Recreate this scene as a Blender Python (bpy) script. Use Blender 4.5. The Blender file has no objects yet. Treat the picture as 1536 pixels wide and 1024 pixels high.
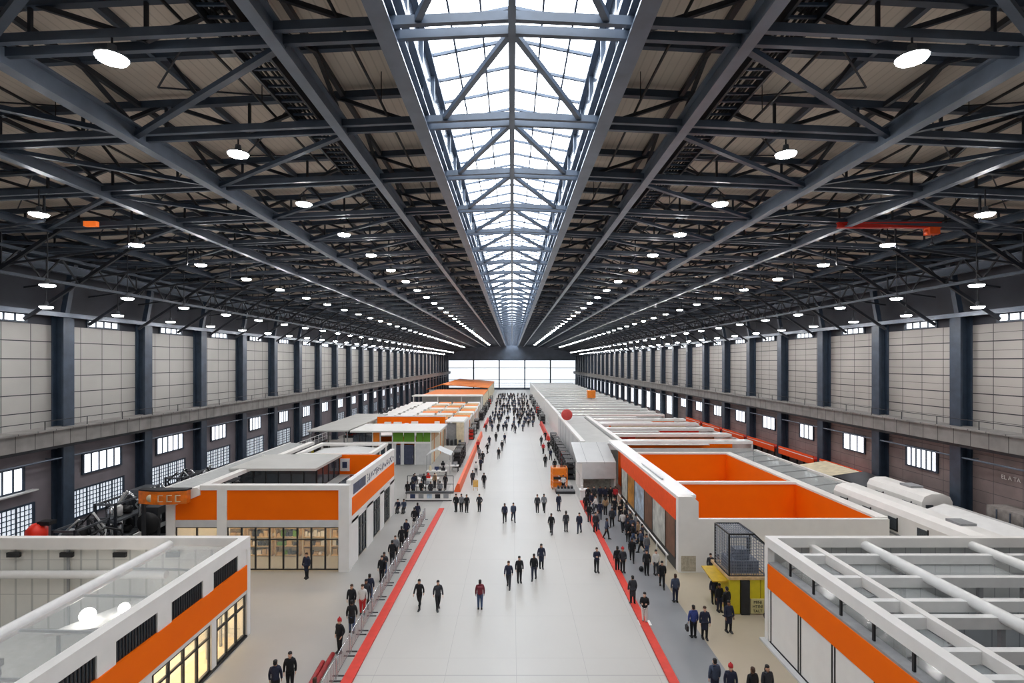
import bpy, math, random
from math import sin, cos, pi, radians
from mathutils import Vector, Matrix
random.seed(7)
S = bpy.context.scene
COL = S.collection
CAMZ = 15.0
FPX = 800.0
VX, VY = 768.0, 543.0

def ground(px, py, z=0.0):
    Y = (CAMZ - z) * FPX / (py - VY)
    return ((px - VX) * Y / FPX, Y)

# ------------------------------------------------------------------ materials
def lin(c):
    out = []
    for v in c:
        v = v / 255.0
        out.append(v / 12.92 if v <= 0.04045 else ((v + 0.055) / 1.055) ** 2.4)
    return out

MATS = {}
def mat(name, rgb, rough=0.5, metal=0.0, var=0.12, scale=3.0, emit=0.0, spec=0.5, alpha=1.0, trans=0.0, bump=0.0):
    if name in MATS:
        return MATS[name]
    m = bpy.data.materials.new(name)
    m.use_nodes = True
    nt = m.node_tree
    b = nt.nodes['Principled BSDF']
    c = lin(rgb)
    if var > 0:
        tc = nt.nodes.new('ShaderNodeTexCoord')
        nz = nt.nodes.new('ShaderNodeTexNoise')
        nz.inputs['Scale'].default_value = scale
        nz.inputs['Detail'].default_value = 4.0
        nt.links.new(tc.outputs['Object'], nz.inputs['Vector'])
        rp = nt.nodes.new('ShaderNodeValToRGB')
        rp.color_ramp.elements[0].position = 0.3
        rp.color_ramp.elements[1].position = 0.7
        rp.color_ramp.elements[0].color = [max(0, v * (1 - var)) for v in c] + [1]
        rp.color_ramp.elements[1].color = [min(1, v * (1 + var)) for v in c] + [1]
        nt.links.new(nz.outputs['Fac'], rp.inputs['Fac'])
        nt.links.new(rp.outputs['Color'], b.inputs['Base Color'])
        if bump:
            bp = nt.nodes.new('ShaderNodeBump')
            bp.inputs['Strength'].default_value = bump
            nt.links.new(nz.outputs['Fac'], bp.inputs['Height'])
            nt.links.new(bp.outputs['Normal'], b.inputs['Normal'])
    else:
        b.inputs['Base Color'].default_value = c + [1]
    b.inputs['Roughness'].default_value = rough
    b.inputs['Metallic'].default_value = metal
    b.inputs['Specular IOR Level'].default_value = spec
    if emit:
        b.inputs['Emission Color'].default_value = c + [1]
        b.inputs['Emission Strength'].default_value = emit
    if trans:
        b.inputs['Transmission Weight'].default_value = trans
        b.inputs['IOR'].default_value = 1.1
    if alpha < 1:
        b.inputs['Alpha'].default_value = alpha
    m.diffuse_color = c + [1]
    MATS[name] = m
    return m

def seam_mat(name, rgb, line, specs, rough=0.6, var=0.12, scale=0.6, rgb2=None):
    """flat colour with thin joint lines; specs = (axis, pitch, width, offset)"""
    if name in MATS:
        return MATS[name]
    m = bpy.data.materials.new(name)
    m.use_nodes = True
    nt = m.node_tree
    N, L = nt.nodes.new, nt.links.new
    b = nt.nodes['Principled BSDF']
    c = lin(rgb)
    c2 = lin(rgb2) if rgb2 else None
    tc = N('ShaderNodeTexCoord')
    nz = N('ShaderNodeTexNoise')
    nz.inputs['Scale'].default_value = scale
    nz.inputs['Detail'].default_value = 6.0
    L(tc.outputs['Object'], nz.inputs['Vector'])
    rp = N('ShaderNodeValToRGB')
    rp.color_ramp.elements[0].position = 0.3
    rp.color_ramp.elements[1].position = 0.7
    rp.color_ramp.elements[0].color = (c2 if c2 else [v * (1 - var) for v in c]) + [1]
    rp.color_ramp.elements[1].color = [min(1, v * (1 + var)) for v in c] + [1]
    L(nz.outputs['Fac'], rp.inputs['Fac'])
    sx = N('ShaderNodeSeparateXYZ')
    L(tc.outputs['Object'], sx.inputs[0])
    acc = None
    for ax, pitch, width, offs in specs:
        a = N('ShaderNodeMath'); a.operation = 'ADD'
        L(sx.outputs['XYZ'.index(ax)], a.inputs[0]); a.inputs[1].default_value = 1000 * pitch - offs
        d = N('ShaderNodeMath'); d.operation = 'DIVIDE'
        L(a.outputs[0], d.inputs[0]); d.inputs[1].default_value = pitch
        f = N('ShaderNodeMath'); f.operation = 'FRACT'
        L(d.outputs[0], f.inputs[0])
        l = N('ShaderNodeMath'); l.operation = 'LESS_THAN'
        L(f.outputs[0], l.inputs[0]); l.inputs[1].default_value = width / pitch
        if acc is None:
            acc = l
        else:
            mx = N('ShaderNodeMath'); mx.operation = 'MAXIMUM'
            L(acc.outputs[0], mx.inputs[0]); L(l.outputs[0], mx.inputs[1]); acc = mx
    mix = N('ShaderNodeMix'); mix.data_type = 'RGBA'
    L(acc.outputs[0], mix.inputs[0])
    L(rp.outputs['Color'], mix.inputs[6])
    mix.inputs[7].default_value = lin(line) + [1]
    L(mix.outputs[2], b.inputs['Base Color'])
    b.inputs['Roughness'].default_value = rough
    MATS[name] = m
    return m

# palette
WHITE = mat('white_panel', (236, 234, 230), 0.45, var=0.03, scale=1.2)
WHITEG = mat('white_gloss_beam', (238, 238, 236), 0.22, var=0.04, scale=2)
GREYW = mat('pale_grey_panel', (205, 206, 205), 0.5, var=0.06, scale=1.5)
GREY = mat('mid_grey_panel', (150, 152, 154), 0.5, var=0.1)
ORANGE = mat('orange_panel', (255, 112, 0), 0.6, var=0.03, scale=0.6, spec=0.15)
ORANGE2 = mat('amber_panel', (236, 130, 20), 0.45, var=0.1)
REDOR = mat('red_orange_band', (244, 88, 36), 0.6, var=0.05, spec=0.15)
RED = mat('red_paint', (206, 44, 30), 0.4, var=0.1)
REDST = mat('red_floor_edge', (208, 54, 38), 0.55, var=0.08)
STEEL = mat('navy_steel', (48, 61, 77), 0.42, 0.0, var=0.25, scale=1.5)
STEELL = mat('lit_steel', (98, 109, 124), 0.35, 0.1, var=0.2, scale=1.0)  # steel lightened to paint in the light on the long beams
STEELC = mat('half_lit_steel', (74, 84, 98), 0.4, 0.0, var=0.2, scale=1.2)  # mid tone, puts the light on the bottom chords into their colour
STEELD = mat('dark_steel', (30, 34, 42), 0.5, 0.0, var=0.3, scale=2)
BLACK = mat('black_frame', (22, 23, 26), 0.45, var=0.1)
CHROME = mat('bright_metal', (200, 204, 208), 0.25, 0.85, var=0.1)
TAN = seam_mat('tan_roof_deck', (208, 196, 182), (192, 180, 166), [('X', 0.30, 0.05, 0)], 0.8, 0.06, 0.5)
CLAD = seam_mat('beige_wall_cladding', (166, 165, 161), (44, 46, 52), [('Z', 1.3, 0.07, 10.0), ('Y', 2.25, 0.06, 5.0)], 0.6, 0.07, 0.35)
CLADR = seam_mat('beige_wall_cladding_narrow', (166, 163, 158), (46, 47, 52), [('Z', 1.3, 0.08, 10.0), ('Z', 0.65, 0.03, 10.0), ('Y', 2.25, 0.06, 5.0)], 0.6, 0.07, 0.35)
LOWW = mat('plum_grey_plaster', (124, 118, 124), 0.8, var=0.10, scale=0.6)
LOWR = seam_mat('brown_block_wall', (134, 120, 118), (88, 82, 84), [('Z', 0.9, 0.04, 0.0), ('Y', 2.25, 0.04, 0.5)], 0.8, 0.2, 0.5)
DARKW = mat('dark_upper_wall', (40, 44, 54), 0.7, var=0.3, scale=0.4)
LEDGE = seam_mat('grey_concrete_girder', (130, 128, 126), (70, 68, 68), [('Y', 1.5, 0.06, 0)], 0.8, 0.18, 0.8)
FLOORC = mat('concrete_floor', (166, 164, 159), 0.45, var=0.09, scale=0.18)
BEIGE = mat('beige_floor_coating', (180, 168, 146), 0.4, var=0.10, scale=0.2)
AISLE = seam_mat('pale_aisle_floor', (184, 181, 175), (158, 156, 152), [('Y', 36.0, 0.06, 25.5), ('X', 3.4, 0.02, 0.2), ('Y', 4.5, 0.018, 0.0)], 0.4, 0.035, 0.15)
LANE = mat('grey_lane_floor', (132, 134, 136), 0.42, var=0.08, scale=0.3)
LAMP = mat('lamp_lens_glow', (252, 250, 250), 0.4, var=0, emit=112.0)
LAMPB = mat('grey_lamp_housing', (92, 96, 102), 0.5, var=0.05)
SKYL = mat('skylight_frosted_glass', (238, 246, 255), 0.3, var=0, emit=9.0)
WINP = mat('daylight_window_glass', (243, 248, 255), 0.2, var=0, emit=1.9)
WINL = mat('dim_lattice_glass', (226, 234, 244), 0.3, var=0, emit=0.75)  # lower emission than the daylight panes
WINE = mat('end_window_glass', (236, 244, 252), 0.2, var=0, emit=1.2)
WELL = mat('blue_black_well_lining', (52, 66, 84), 0.16, 0.5, var=0.4, scale=0.8)
GLASS = mat('clear_tinted_glass', (205, 214, 214), 0.08, var=0, alpha=0.16)
GLASSD = mat('dark_tinted_glass', (64, 74, 84), 0.1, var=0, alpha=0.72)
CLEARR = mat('clear_roof_sheet', (214, 220, 220), 0.12, var=0.05, alpha=0.30)
WARM = mat('warm_ceiling_lamp', (255, 226, 180), 0.4, var=0, emit=22.0)
GLOBE = mat('globe_lamp_glow', (255, 250, 240), 0.4, var=0, emit=16.0)
CREAM = mat('cream_panel', (214, 202, 172), 0.6, var=0.15, scale=2)
TIMBER = mat('pale_timber', (204, 172, 128), 0.6, var=0.2, scale=4)
GREEN = mat('green_panel', (96, 150, 36), 0.45, var=0.06)
YELLOW = mat('yellow_panel', (214, 196, 30), 0.45, var=0.06)
BROWN = mat('brown_poster', (120, 84, 64), 0.5, var=0.3, scale=1.4)
AMBER = mat('amber_poster', (186, 128, 48), 0.4, var=0.45, scale=1.1)
POSTER = mat('pale_landscape_poster', (196, 196, 188), 0.4, var=0.35, scale=1.3)
POSTERB = mat('blue_white_poster', (176, 192, 206), 0.4, var=0.45, scale=1.6)
INK = mat('blue_ink', (44, 58, 92), 0.5, var=0.1)
RUBBER = mat('black_rubber', (26, 26, 28), 0.7, var=0.1)
MACH = mat('machine_grey', (92, 95, 100), 0.4, 0.3, var=0.3, scale=2)
MACHD = mat('machine_charcoal', (44, 46, 50), 0.45, 0.2, var=0.3, scale=2)
ROOFG = mat('grey_roof_membrane', (184, 184, 180), 0.55, var=0.06, scale=0.5)
CABLE = mat('black_cable', (18, 18, 20), 0.6, var=0.1)

# ------------------------------------------------------------------ mesh builder
OFF = {}
class MB:
    def __init__(s):
        s.v = []; s.f = []; s.m = []; s.sm = []
    def add(s, vs, fs, m=0, smooth=False):
        b = len(s.v)
        s.v += [tuple(v) for v in vs]
        for f in fs:
            s.f.append([i + b for i in f]); s.m.append(m); s.sm.append(smooth)
        return s
    def box(s, x0, x1, y0, y1, z0, z1, m=0):
        if x0 > x1: x0, x1 = x1, x0
        if y0 > y1: y0, y1 = y1, y0
        if z0 > z1: z0, z1 = z1, z0
        vs = [(x0,y0,z0),(x1,y0,z0),(x1,y1,z0),(x0,y1,z0),(x0,y0,z1),(x1,y0,z1),(x1,y1,z1),(x0,y1,z1)]
        return s.add(vs, [(0,3,2,1),(4,5,6,7),(0,1,5,4),(1,2,6,5),(2,3,7,6),(3,0,4,7)], m)
    def beam(s, p, q, w, h, m=0):
        p = Vector(p); q = Vector(q); d = q - p
        if d.length < 1e-6: return s
        d.normalize()
        up = Vector((0, 0, 1)) if abs(d.z) < 0.95 else Vector((0, 1, 0))
        a = d.cross(up).normalized(); c = a.cross(d).normalized()
        a = a * (w / 2); c = c * (h / 2)
        vs = [p-a-c, p+a-c, p+a+c, p-a+c, q-a-c, q+a-c, q+a+c, q-a+c]
        return s.add(vs, [(0,1,2,3),(7,6,5,4),(4,5,1,0),(5,6,2,1),(6,7,3,2),(7,4,0,3)], m)
    def ibeam(s, p, q, w, h, t=0.06, m=0):
        p = Vector(p); q = Vector(q); d = (q - p).normalized()
        up = Vector((0, 0, 1)) if abs(d.z) < 0.95 else Vector((0, 1, 0))
        a = d.cross(up).normalized(); c = a.cross(d).normalized()
        s.beam(p, q, t, h, m)
        for k in (-1, 1):
            o = c * (k * (h / 2))
            s.beam(p + o, q + o, w, t, m)
        return s
    def tube(s, pts, r, n=8, m=0):
        pts = [Vector(p) for p in pts]
        rings = []
        for i, p in enumerate(pts):
            d = (pts[min(i+1, len(pts)-1)] - pts[max(i-1, 0)])
            d.normalize()
            up = Vector((0,0,1)) if abs(d.z) < 0.9 else Vector((0,1,0))
            a = d.cross(up).normalized(); c = a.cross(d).normalized()
            rr = r[i] if isinstance(r, (list, tuple)) else r
            rings.append([p + a*cos(2*pi*k/n)*rr + c*sin(2*pi*k/n)*rr for k in range(n)])
        vs = [v for rg in rings for v in rg]
        fs = []
        for i in range(len(pts)-1):
            for k in range(n):
                fs.append((i*n+k, i*n+(k+1)%n, (i+1)*n+(k+1)%n, (i+1)*n+k))
        s.add(vs, fs, m, True)
        s.add(rings[0], [tuple(range(n))[::-1]], m); s.add(rings[-1], [tuple(range(n))], m)
        return s
    def lathe(s, prof, c, n=16, m=0, axis='Z'):
        vs = []; fs = []
        for (r, z) in prof:
            for k in range(n):
                x, y = r*cos(2*pi*k/n), r*sin(2*pi*k/n)
                p = (x, y, z) if axis == 'Z' else ((x, z, y) if axis == 'Y' else (z, x, y))
                vs.append((c[0]+p[0], c[1]+p[1], c[2]+p[2]))
        for i in range(len(prof)-1):
            for k in range(n):
                fs.append((i*n+k, i*n+(k+1)%n, (i+1)*n+(k+1)%n, (i+1)*n+k))
        fs.append(tuple(range(n))[::-1])
        fs.append(tuple((len(prof)-1)*n+k for k in range(n)))
        return s.add(vs, fs, m, True)
    def ball(s, c, rx, ry=None, rz=None, n=12, h=8, m=0):
        ry = ry or rx; rz = rz or rx
        vs = []; fs = []
        for i in range(h+1):
            t = pi*i/h
            for k in range(n):
                vs.append((c[0]+rx*sin(t)*cos(2*pi*k/n), c[1]+ry*sin(t)*sin(2*pi*k/n), c[2]+rz*cos(t)))
        for i in range(h):
            for k in range(n):
                fs.append((i*n+k, (i+1)*n+k, (i+1)*n+(k+1)%n, i*n+(k+1)%n))
        return s.add(vs, fs, m, True)
    def prism(s, poly, axis, a0, a1, m=0):
        """poly: 2-D points in the plane normal to axis"""
        def P(p, a):
            return (a, p[0], p[1]) if axis == 'X' else ((p[0], a, p[1]) if axis == 'Y' else (p[0], p[1], a))
        n = len(poly)
        vs = [P(p, a0) for p in poly] + [P(p, a1) for p in poly]
        fs = [tuple(range(n))[::-1], tuple(range(n, 2*n))]
        for k in range(n):
            fs.append((k, (k+1) % n, n+(k+1) % n, n+k))
        return s.add(vs, fs, m)
    def mesh(s, name, mats, off=(0,0,0)):
        me = bpy.data.meshes.new(name)
        me.from_pydata([(v[0]-off[0], v[1]-off[1], v[2]-off[2]) for v in s.v], [], s.f)
        for mm in (mats if isinstance(mats, (list, tuple)) else [mats]):
            me.materials.append(mm)
        me.polygons.foreach_set('material_index', s.m)
        me.polygons.foreach_set('use_smooth', s.sm)
        me.update()
        return me
    def build(s, name, mats, parent=None, loc=None):
        off = OFF.get(parent.name, (0,0,0)) if parent else (loc or (0,0,0))
        o = bpy.data.objects.new(name, s.mesh(name, mats, off))
        COL.objects.link(o)
        if parent:
            o.parent = parent
        elif loc:
            o.location = loc
        OFF[o.name] = off
        return o

def each(mb, name, mats, parent):
    par = list(range(len(mb.v)))
    def fd(i):
        while par[i] != i:
            par[i] = par[par[i]]; i = par[i]
        return i
    for f in mb.f:
        a = fd(f[0])
        for i in f[1:]:
            par[fd(i)] = a
    comps = {}
    for k, f in enumerate(mb.f):
        comps.setdefault(fd(f[0]), []).append(k)
    out = []
    for ks in comps.values():
        q = MB(); mp = {}
        for k in ks:
            for i in mb.f[k]:
                if i not in mp:
                    mp[i] = len(q.v); q.v.append(mb.v[i])
            q.f.append([mp[i] for i in mb.f[k]]); q.m.append(mb.m[k]); q.sm.append(mb.sm[k])
        out.append(q.build(name, mats, parent))
    return out

def tag(o, label=None, cat=None, group=None, kind=None):
    if label: o['label'] = label
    if cat: o['category'] = cat
    if group: o['group'] = group
    if kind: o['kind'] = kind
    return o

def thing(name, label, cat, loc=(0,0,0), group=None, kind=None):
    o = bpy.data.objects.new(name, None)
    o.empty_display_size = 0.3
    COL.objects.link(o)
    o.location = loc
    OFF[o.name] = tuple(loc)
    return tag(o, label, cat, group, kind)

def dup(root, loc, rz=0.0, label=None, group=None, scale=None):
    r = root.copy(); COL.objects.link(r)
    r.location = loc
    r.rotation_euler = (0, 0, rz)
    if scale: r.scale = (scale, scale, scale)
    if label: r['label'] = label
    if group: r['group'] = group
    for ch in list(root.children):
        c = ch.copy(); COL.objects.link(c); c.parent = r
        for g in list(ch.children):
            d = g.copy(); COL.objects.link(d); d.parent = c
    return r

def struct(o, label=None, cat=None):
    return tag(o, label, cat, kind='structure')

ORD = ['first', 'second', 'third', 'fourth', 'fifth', 'sixth', 'seventh', 'eighth', 'ninth', 'tenth', 'eleventh', 'twelfth',
       'thirteenth', 'fourteenth', 'fifteenth', 'sixteenth', 'seventeenth', 'eighteenth', 'nineteenth', 'twentieth']

# ------------------------------------------------------------------ shell
W = 35.0; Y0, Y1 = -6.0, 292.0
ZW = 17.8
def zb(x): return CAMZ + 9.0 - 0.045*abs(x)
def zt(x): return CAMZ + 10.3 - 0.05*abs(x)
def zr(x): return CAMZ + 10.6 - 0.05*abs(x)

struct(MB().box(-W-1, W+1, Y0, Y1, -0.4, 0.0).build('floor', FLOORC), 'grey concrete hall floor', 'floor')
struct(MB().box(-7.45, 7.3, 4, Y1-0.5, 0.0, 0.02).build('floor_aisle', AISLE), 'pale central aisle running the length of the hall', 'floor')
struct(MB().box(7.86, 10.4, 4, 60, 0.0, 0.015).build('floor_lane', LANE), 'grey lane of floor right of the red edge strip', 'floor')
struct(MB().box(10.4, W-0.2, 4, 60, 0.0, 0.012).build('floor_right', BEIGE), 'beige coated floor on the right side', 'floor')

for side, sx, low, clad in (('left', -1, LOWW, CLAD), ('right', 1, LOWR, CLADR)):
    w = MB()
    a, b = sx*W, sx*(W+0.4)
    w.box(a, b, Y0, Y1, 0, 10, 0); w.box(a, b, Y0, Y1, 10, ZW, 1); w.box(a, b, Y0, Y1, ZW, 24.2, 2)
    struct(w.build('wall_'+side, [low, clad, DARKW]), 'long %s wall of beige cladding over a darker base' % side, 'wall')
    g = MB()
    g.box(sx*33.55, sx*W, Y0, Y1, 8.85, 10.0, 0)
    g.box(sx*33.35, sx*W, Y0, Y1, 10.0, 10.12, 0)
    g.box(sx*33.75, sx*W, Y0, Y1, 8.6, 8.85, 1)
    t = struct(g.build('trim_'+side, [LEDGE, STEELD]), 'grey concrete crane girder along the %s wall' % side, 'girder')
    p = MB()
    p.tube([(sx*34.2, Y0, 7.75), (sx*34.2, Y1, 7.75)], 0.07, 6)
    for k in range(33):
        p.box(sx*34.15, sx*W, Y0+1+9*k, Y0+1.1+9*k, 7.72, 7.79)
    p.build('service_pipe', STEELL, t)
    hr = MB()
    for k in range(75):
        y = 4 + 3.8*k
        hr.box(sx*33.45, sx*33.49, y, y+0.05, 10.12, 10.75)
    hr.beam((sx*33.47, 4, 10.75), (sx*33.47, 288, 10.75), 0.05, 0.05)
    hr.build('hand_rail', STEELD, t)

# end wall with the big glazed opening
e = MB()
e.box(-W, W, Y1, Y1+0.4, 16.2, 26.5, 0); e.box(-W, W, Y1, Y1+0.4, 0, 0.9, 0)
struct(e.build('wall_back', mat('gable_haze_grey', (104, 114, 128), 0.7, var=0.15, scale=0.3)), 'haze-paled blue-grey gable above the glazed far end', 'wall')  # pale haze of the far end painted into the gable colour
struct(MB().box(-W, W, Y0-0.4, Y0, 0, 26.5).build('wall_front', CLAD), 'hall wall behind the viewpoint', 'wall')
wn = MB().box(-W, W, Y1+0.1, Y1+0.2, 0.9, 16.2).build('window_1', WINE)
struct(wn, 'bright glazed wall closing the far end of the hall', 'window')
fr = MB()
for k in range(6):
    x = -W + 14*k
    fr.box(x-0.35, x+0.35, Y1-0.35, Y1+0.1, 0, 16.2)
for z in (0.9, 5.4, 11.8, 16.1):
    fr.box(-W, W, Y1-0.2, Y1+0.1, z-0.16, z+0.16)
fr.build('mullion', STEEL, wn)
bb = MB()
for k in range(64):
    x = -34.5 + 69*k/63
    bb.box(x-0.09, x+0.09, Y1-0.08, Y1+0.1, 0.9, 5.4)
for z in (2.2, 3.6):
    bb.box(-W, W, Y1-0.08, Y1+0.1, z-0.09, z+0.09)
bb.build('glazing_bar', STEELL, wn)

# roof deck: two slopes, open along the skylight
r = MB()
for sx in (-1, 1):
    p = [(sx*3.5, zr(3.5)), (sx*(W+0.4), zr(W)), (sx*(W+0.4), zr(W)+0.25), (sx*3.5, zr(3.5)+0.25)]
    r.prism(p if sx > 0 else p[::-1], 'Y', Y0, Y1)
struct(r.build('ceiling', TAN), 'tan perforated roof deck between dark rafters', 'ceiling')

# skylight
ZE, ZRG = CAMZ+12.1, CAMZ+12.75
gl = MB()
for sx in (-1, 1):
    p = [(sx*3.25, ZE), (0, ZRG), (0, ZRG+0.05), (sx*3.25, ZE+0.05)]
    gl.prism(p, 'Y', Y0, Y1)
sky = struct(gl.build('window_2', SKYL), 'long white ridge skylight above the aisle', 'skylight')
bars = MB()
y = 2.0
while y < Y1:
    for sx in (-1, 1):
        bars.beam((sx*3.25, y, ZE-0.06), (0, y, ZRG-0.06), 0.09, 0.12)
    y += 1.9
for x in (-2.2, -1.1, 1.1, 2.2):
    z = ZRG - abs(x)/3.25*(ZRG-ZE) - 0.08
    bars.beam((x, Y0, z), (x, Y1, z), 0.07, 0.1)
bars.beam((0, Y0, ZRG-0.12), (0, Y1, ZRG-0.12), 0.16, 0.2)
bars.build('glazing_bar', STEEL, sky)
for sx, nm in ((-1, 'left'), (1, 'right')):
    wl = MB()
    wl.box(sx*3.3, sx*3.5, Y0, Y1, zb(3.3)+0.3, ZE+0.1, 0)
    k = 5.0
    while k < Y1:
        wl.box(sx*3.2, sx*3.32, k-0.06, k+0.06, zb(3.3)+0.3, ZE, 1)
        k += 2.85
    wl.box(sx*3.1, sx*3.3, Y0, Y1, ZE-0.25, ZE, 1)
    wl.box(sx*3.05, sx*3.3, Y0, Y1, zb(3.3)+1.1, zb(3.3)+1.3, 1)
    wl.build('well_lining', [WELL, STEELL], sky)

# ------------------------------------------------------------------ long roof beams
def side_word(sx): return 'left' if sx < 0 else 'right'
for sx in (-1, 1):
    sd = side_word(sx)
    for x, w, h, dz, m, lab in ((3.3, 0.5, 0.62, 0, STEELL, 'heavy grey roof beam along the %s edge of the skylight'),
                           (6.3, 0.36, 0.55, 0, STEELL, 'long grey roof beam next out from the skylight beam on the %s'),
                           (13.9, 0.42, 0.6, 0, STEELL, 'long roof beam with a bright lower edge midway over the %s half'),
                           (19.5, 0.36, 0.5, 0, STEELL, 'long dark roof beam over the stands on the %s side'),
                           (27.0, 0.25, 0.35, 0, STEEL, 'slim long roof beam over the %s wall windows'),
                           (33.5, 0.45, 0.55, -0.55, STEELL, 'long eaves beam running high along the %s wall'),
                           (33.9, 0.2, 0.25, -3.9, STEELL, 'thin light rail just above the %s wall cladding')):
        z = zb(x) + dz
        o = MB().ibeam((sx*x, Y0, z), (sx*x, Y1, z), w, h, 0.07).build('roof_beam', m)
        tag(o, lab % sd, 'roof beam')
        if x in (13.9, 19.5, 6.3):
            lc = MB(); y = 3.0; up = True
            while y < 200:
                lc.beam((sx*x, y, z+0.2 if up else zr(x)-0.3), (sx*x, y+2.825, zr(x)-0.3 if up else z+0.2), 0.12, 0.12); up = not up; y += 2.825
            lc.beam((sx*x, Y0, zr(x)-0.32), (sx*x, Y1, zr(x)-0.32), 0.16, 0.18)
            tag(lc.build('web_lacing', STEELD, o), kind='stuff')
    for x, lab in ((11.5, 'thin purlin under the tan roof deck above the inner %s lamp row'), (24.0, 'thin purlin under the tan roof deck high on the %s side')):
        o = MB().beam((sx*x, Y0, zr(x)-0.14), (sx*x, Y1, zr(x)-0.14), 0.16, 0.26).build('purlin', STEEL)
        tag(o, lab % sd, 'purlin')
    # cable ladder
    cl = thing('cable_ladder', 'dark cable ladder loaded with cables beside the %s inner roof beam' % sd, 'cable ladder', (sx*7.6, 0, zb(7.6)+0.45))
    rl = MB()
    for d in (-0.45, 0.45):
        rl.beam((sx*7.6+d, Y0, zb(7.6)+0.45), (sx*7.6+d, Y1, zb(7.6)+0.45), 0.08, 0.3)
    rl.build('side_rail', STEELD, cl)
    rg = MB()
    y = 4.0
    while y < 200:
        rg.box(sx*7.6-0.45, sx*7.6+0.45, y, y+0.07, zb(7.6)+0.38, zb(7.6)+0.45); y += 0.5
    tag(rg.build('rung', STEEL, cl), kind='stuff')
    cb = MB()
    for k in range(5):
        x = sx*7.6 - 0.3 + 0.15*k
        pts = []
        for i in range(60):
            y = 3 + i*3.0
            pts.append((x + random.uniform(-.05, .05), y, zb(7.6)+0.52+random.uniform(-0.02, 0.05)))
        cb.tube(pts, 0.045, 5)
    cb.build('cable_bundle', CABLE, cl)
random.seed(13)
for sx in (-1, 1):
    for x in (4.6, 8.9, 16.2, 21.0, 25.2):
        z = zb(x)+random.uniform(0.3, 0.7)
        pts = [(sx*x+random.uniform(-.08, .08), 2+k*5.65, z+random.uniform(-.06, .04)) for k in range(36)]
        c = MB().tube(pts, 0.05, 6)
        for k in range(1, 36, 2):
            c.tube([pts[k], (pts[k][0], pts[k][1], zr(x)-0.05)], 0.018, 4)
        o = c.build('conduit', CABLE)
        tag(o, 'thin dark conduit on drop wires, %s run %s of the skylight counting outwards' % (ORD[(4.6, 8.9, 16.2, 21.0, 25.2).index(x)], side_word(sx)), 'conduit')
o = MB().ibeam((0, Y0, zb(0)), (0, Y1, zb(0)), 0.2, 0.26, 0.05).build('roof_beam', STEELL)
tag(o, 'slim centre beam running under the ridge of the skylight', 'roof beam')

# ------------------------------------------------------------------ trusses
TS = 5.65
TY = [8.7 + TS*k for k in range(50)]
BR = [6.3, 13.9, 19.5, 27.0, 34.6]
def truss_pieces():
    """list of (part name, mesh) for one truss standing at y = 0"""
    out = []
    bc = MB()
    for dy in (-0.3, 0.3):
        for sx in (-1, 1):
            bc.beam((0, dy, zb(0)+0.1), (sx*34.9, dy, zb(34.9)+0.1), 0.16, 0.24)
    out.append(('bottom_chord', bc, STEELC))
    for sx in (-1, 1):
        tcx = MB().beam((sx*3.5, 0, zt(3.5)), (sx*34.9, 0, zt(34.9)), 0.24, 0.26)
        out.append(('top_chord', tcx, STEEL))
        xs = [3.6 + 3.12*k for k in range(11)]
        for i in range(10):
            a, b = xs[i], xs[i+1]
            if i % 2 == 0:
                out.append(('web_diagonal', MB().beam((sx*a, 0, zb(a)+0.1), (sx*b, 0, zt(b)), 0.13, 0.13), STEELD))
            else:
                out.append(('web_diagonal', MB().beam((sx*a, 0, zt(a)), (sx*b, 0, zb(b)+0.1), 0.13, 0.13), STEELD))
        for i in range(1, 10):
            x = xs[i]
            out.append(('web_post', MB().beam((sx*x, 0, zb(x)+0.1), (sx*x, 0, zt(x)), 0.09, 0.09), STEELD))
        for i in range(3):
            a = 8.0+7.5*i
            out.append(('sag_rod', MB().beam((sx*a, 0, zt(a)), (sx*(a+3.4), TS/2, zb(a)+0.2), 0.045, 0.045).beam((sx*(a+3.4), TS/2, zb(a)+0.2), (sx*a, TS, zt(a)), 0.045, 0.045), STEELD))
        # rafters half a bay on
        out.append(('rafter', MB().beam((sx*3.5, TS/2, zr(3.5)-0.14), (sx*34.9, TS/2, zr(34.9)-0.14), 0.2, 0.28), STEEL))
        # flat wind bracing to the next truss
        for i in range(len(BR)-1):
            a, b = (BR[i], BR[i+1]) if i % 2 == 0 else (BR[i+1], BR[i])
            out.append(('wind_brace', MB().beam((sx*a, 0.3, zb(a)-0.02), (sx*b, TS-0.3, zb(b)-0.02), 0.2, 0.16), STEEL))
            c = (a+b)/2
            out.append(('hanger_strut', MB().beam((sx*c, TS/2, zb(c)), (sx*(c+1.0), TS/2, zr(c+1)-0.2), 0.1, 0.1), STEELD))
        out.append(('skylight_brace', MB().beam((0, 0.3, zb(0)+0.12), (sx*2.5, TS-0.3, zb(2.5)+0.12), 0.17, 0.17), STEELL))
        out.append(('knee_brace', MB().beam((sx*33.8, 0, zb(33.8)-4.5), (sx*26.5, 0, zb(26.5)), 0.16, 0.2), STEELD))
        out.append(('tie_rod', MB().beam((sx*33.8, 0, zb(33.8)-2.3), (sx*22.5, 0, zb(22.5)-1.2), 0.1, 0.12).beam((sx*22.5, 0, zb(22.5)-1.2), (sx*22.5, 0, zb(22.5)), 0.08, 0.08), STEELD))
    return out
pieces = truss_pieces()
NEAR = 8
proto_meshes = [(n, b.mesh(n, m)) for n, b, m in pieces]
far = MB(); fm = [STEEL, STEELD, STEELL, STEELC]
for n, b, m in pieces:
    far.add(b.v, b.f, fm.index(m))
far_me = far.mesh('roof_truss', fm)
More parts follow.
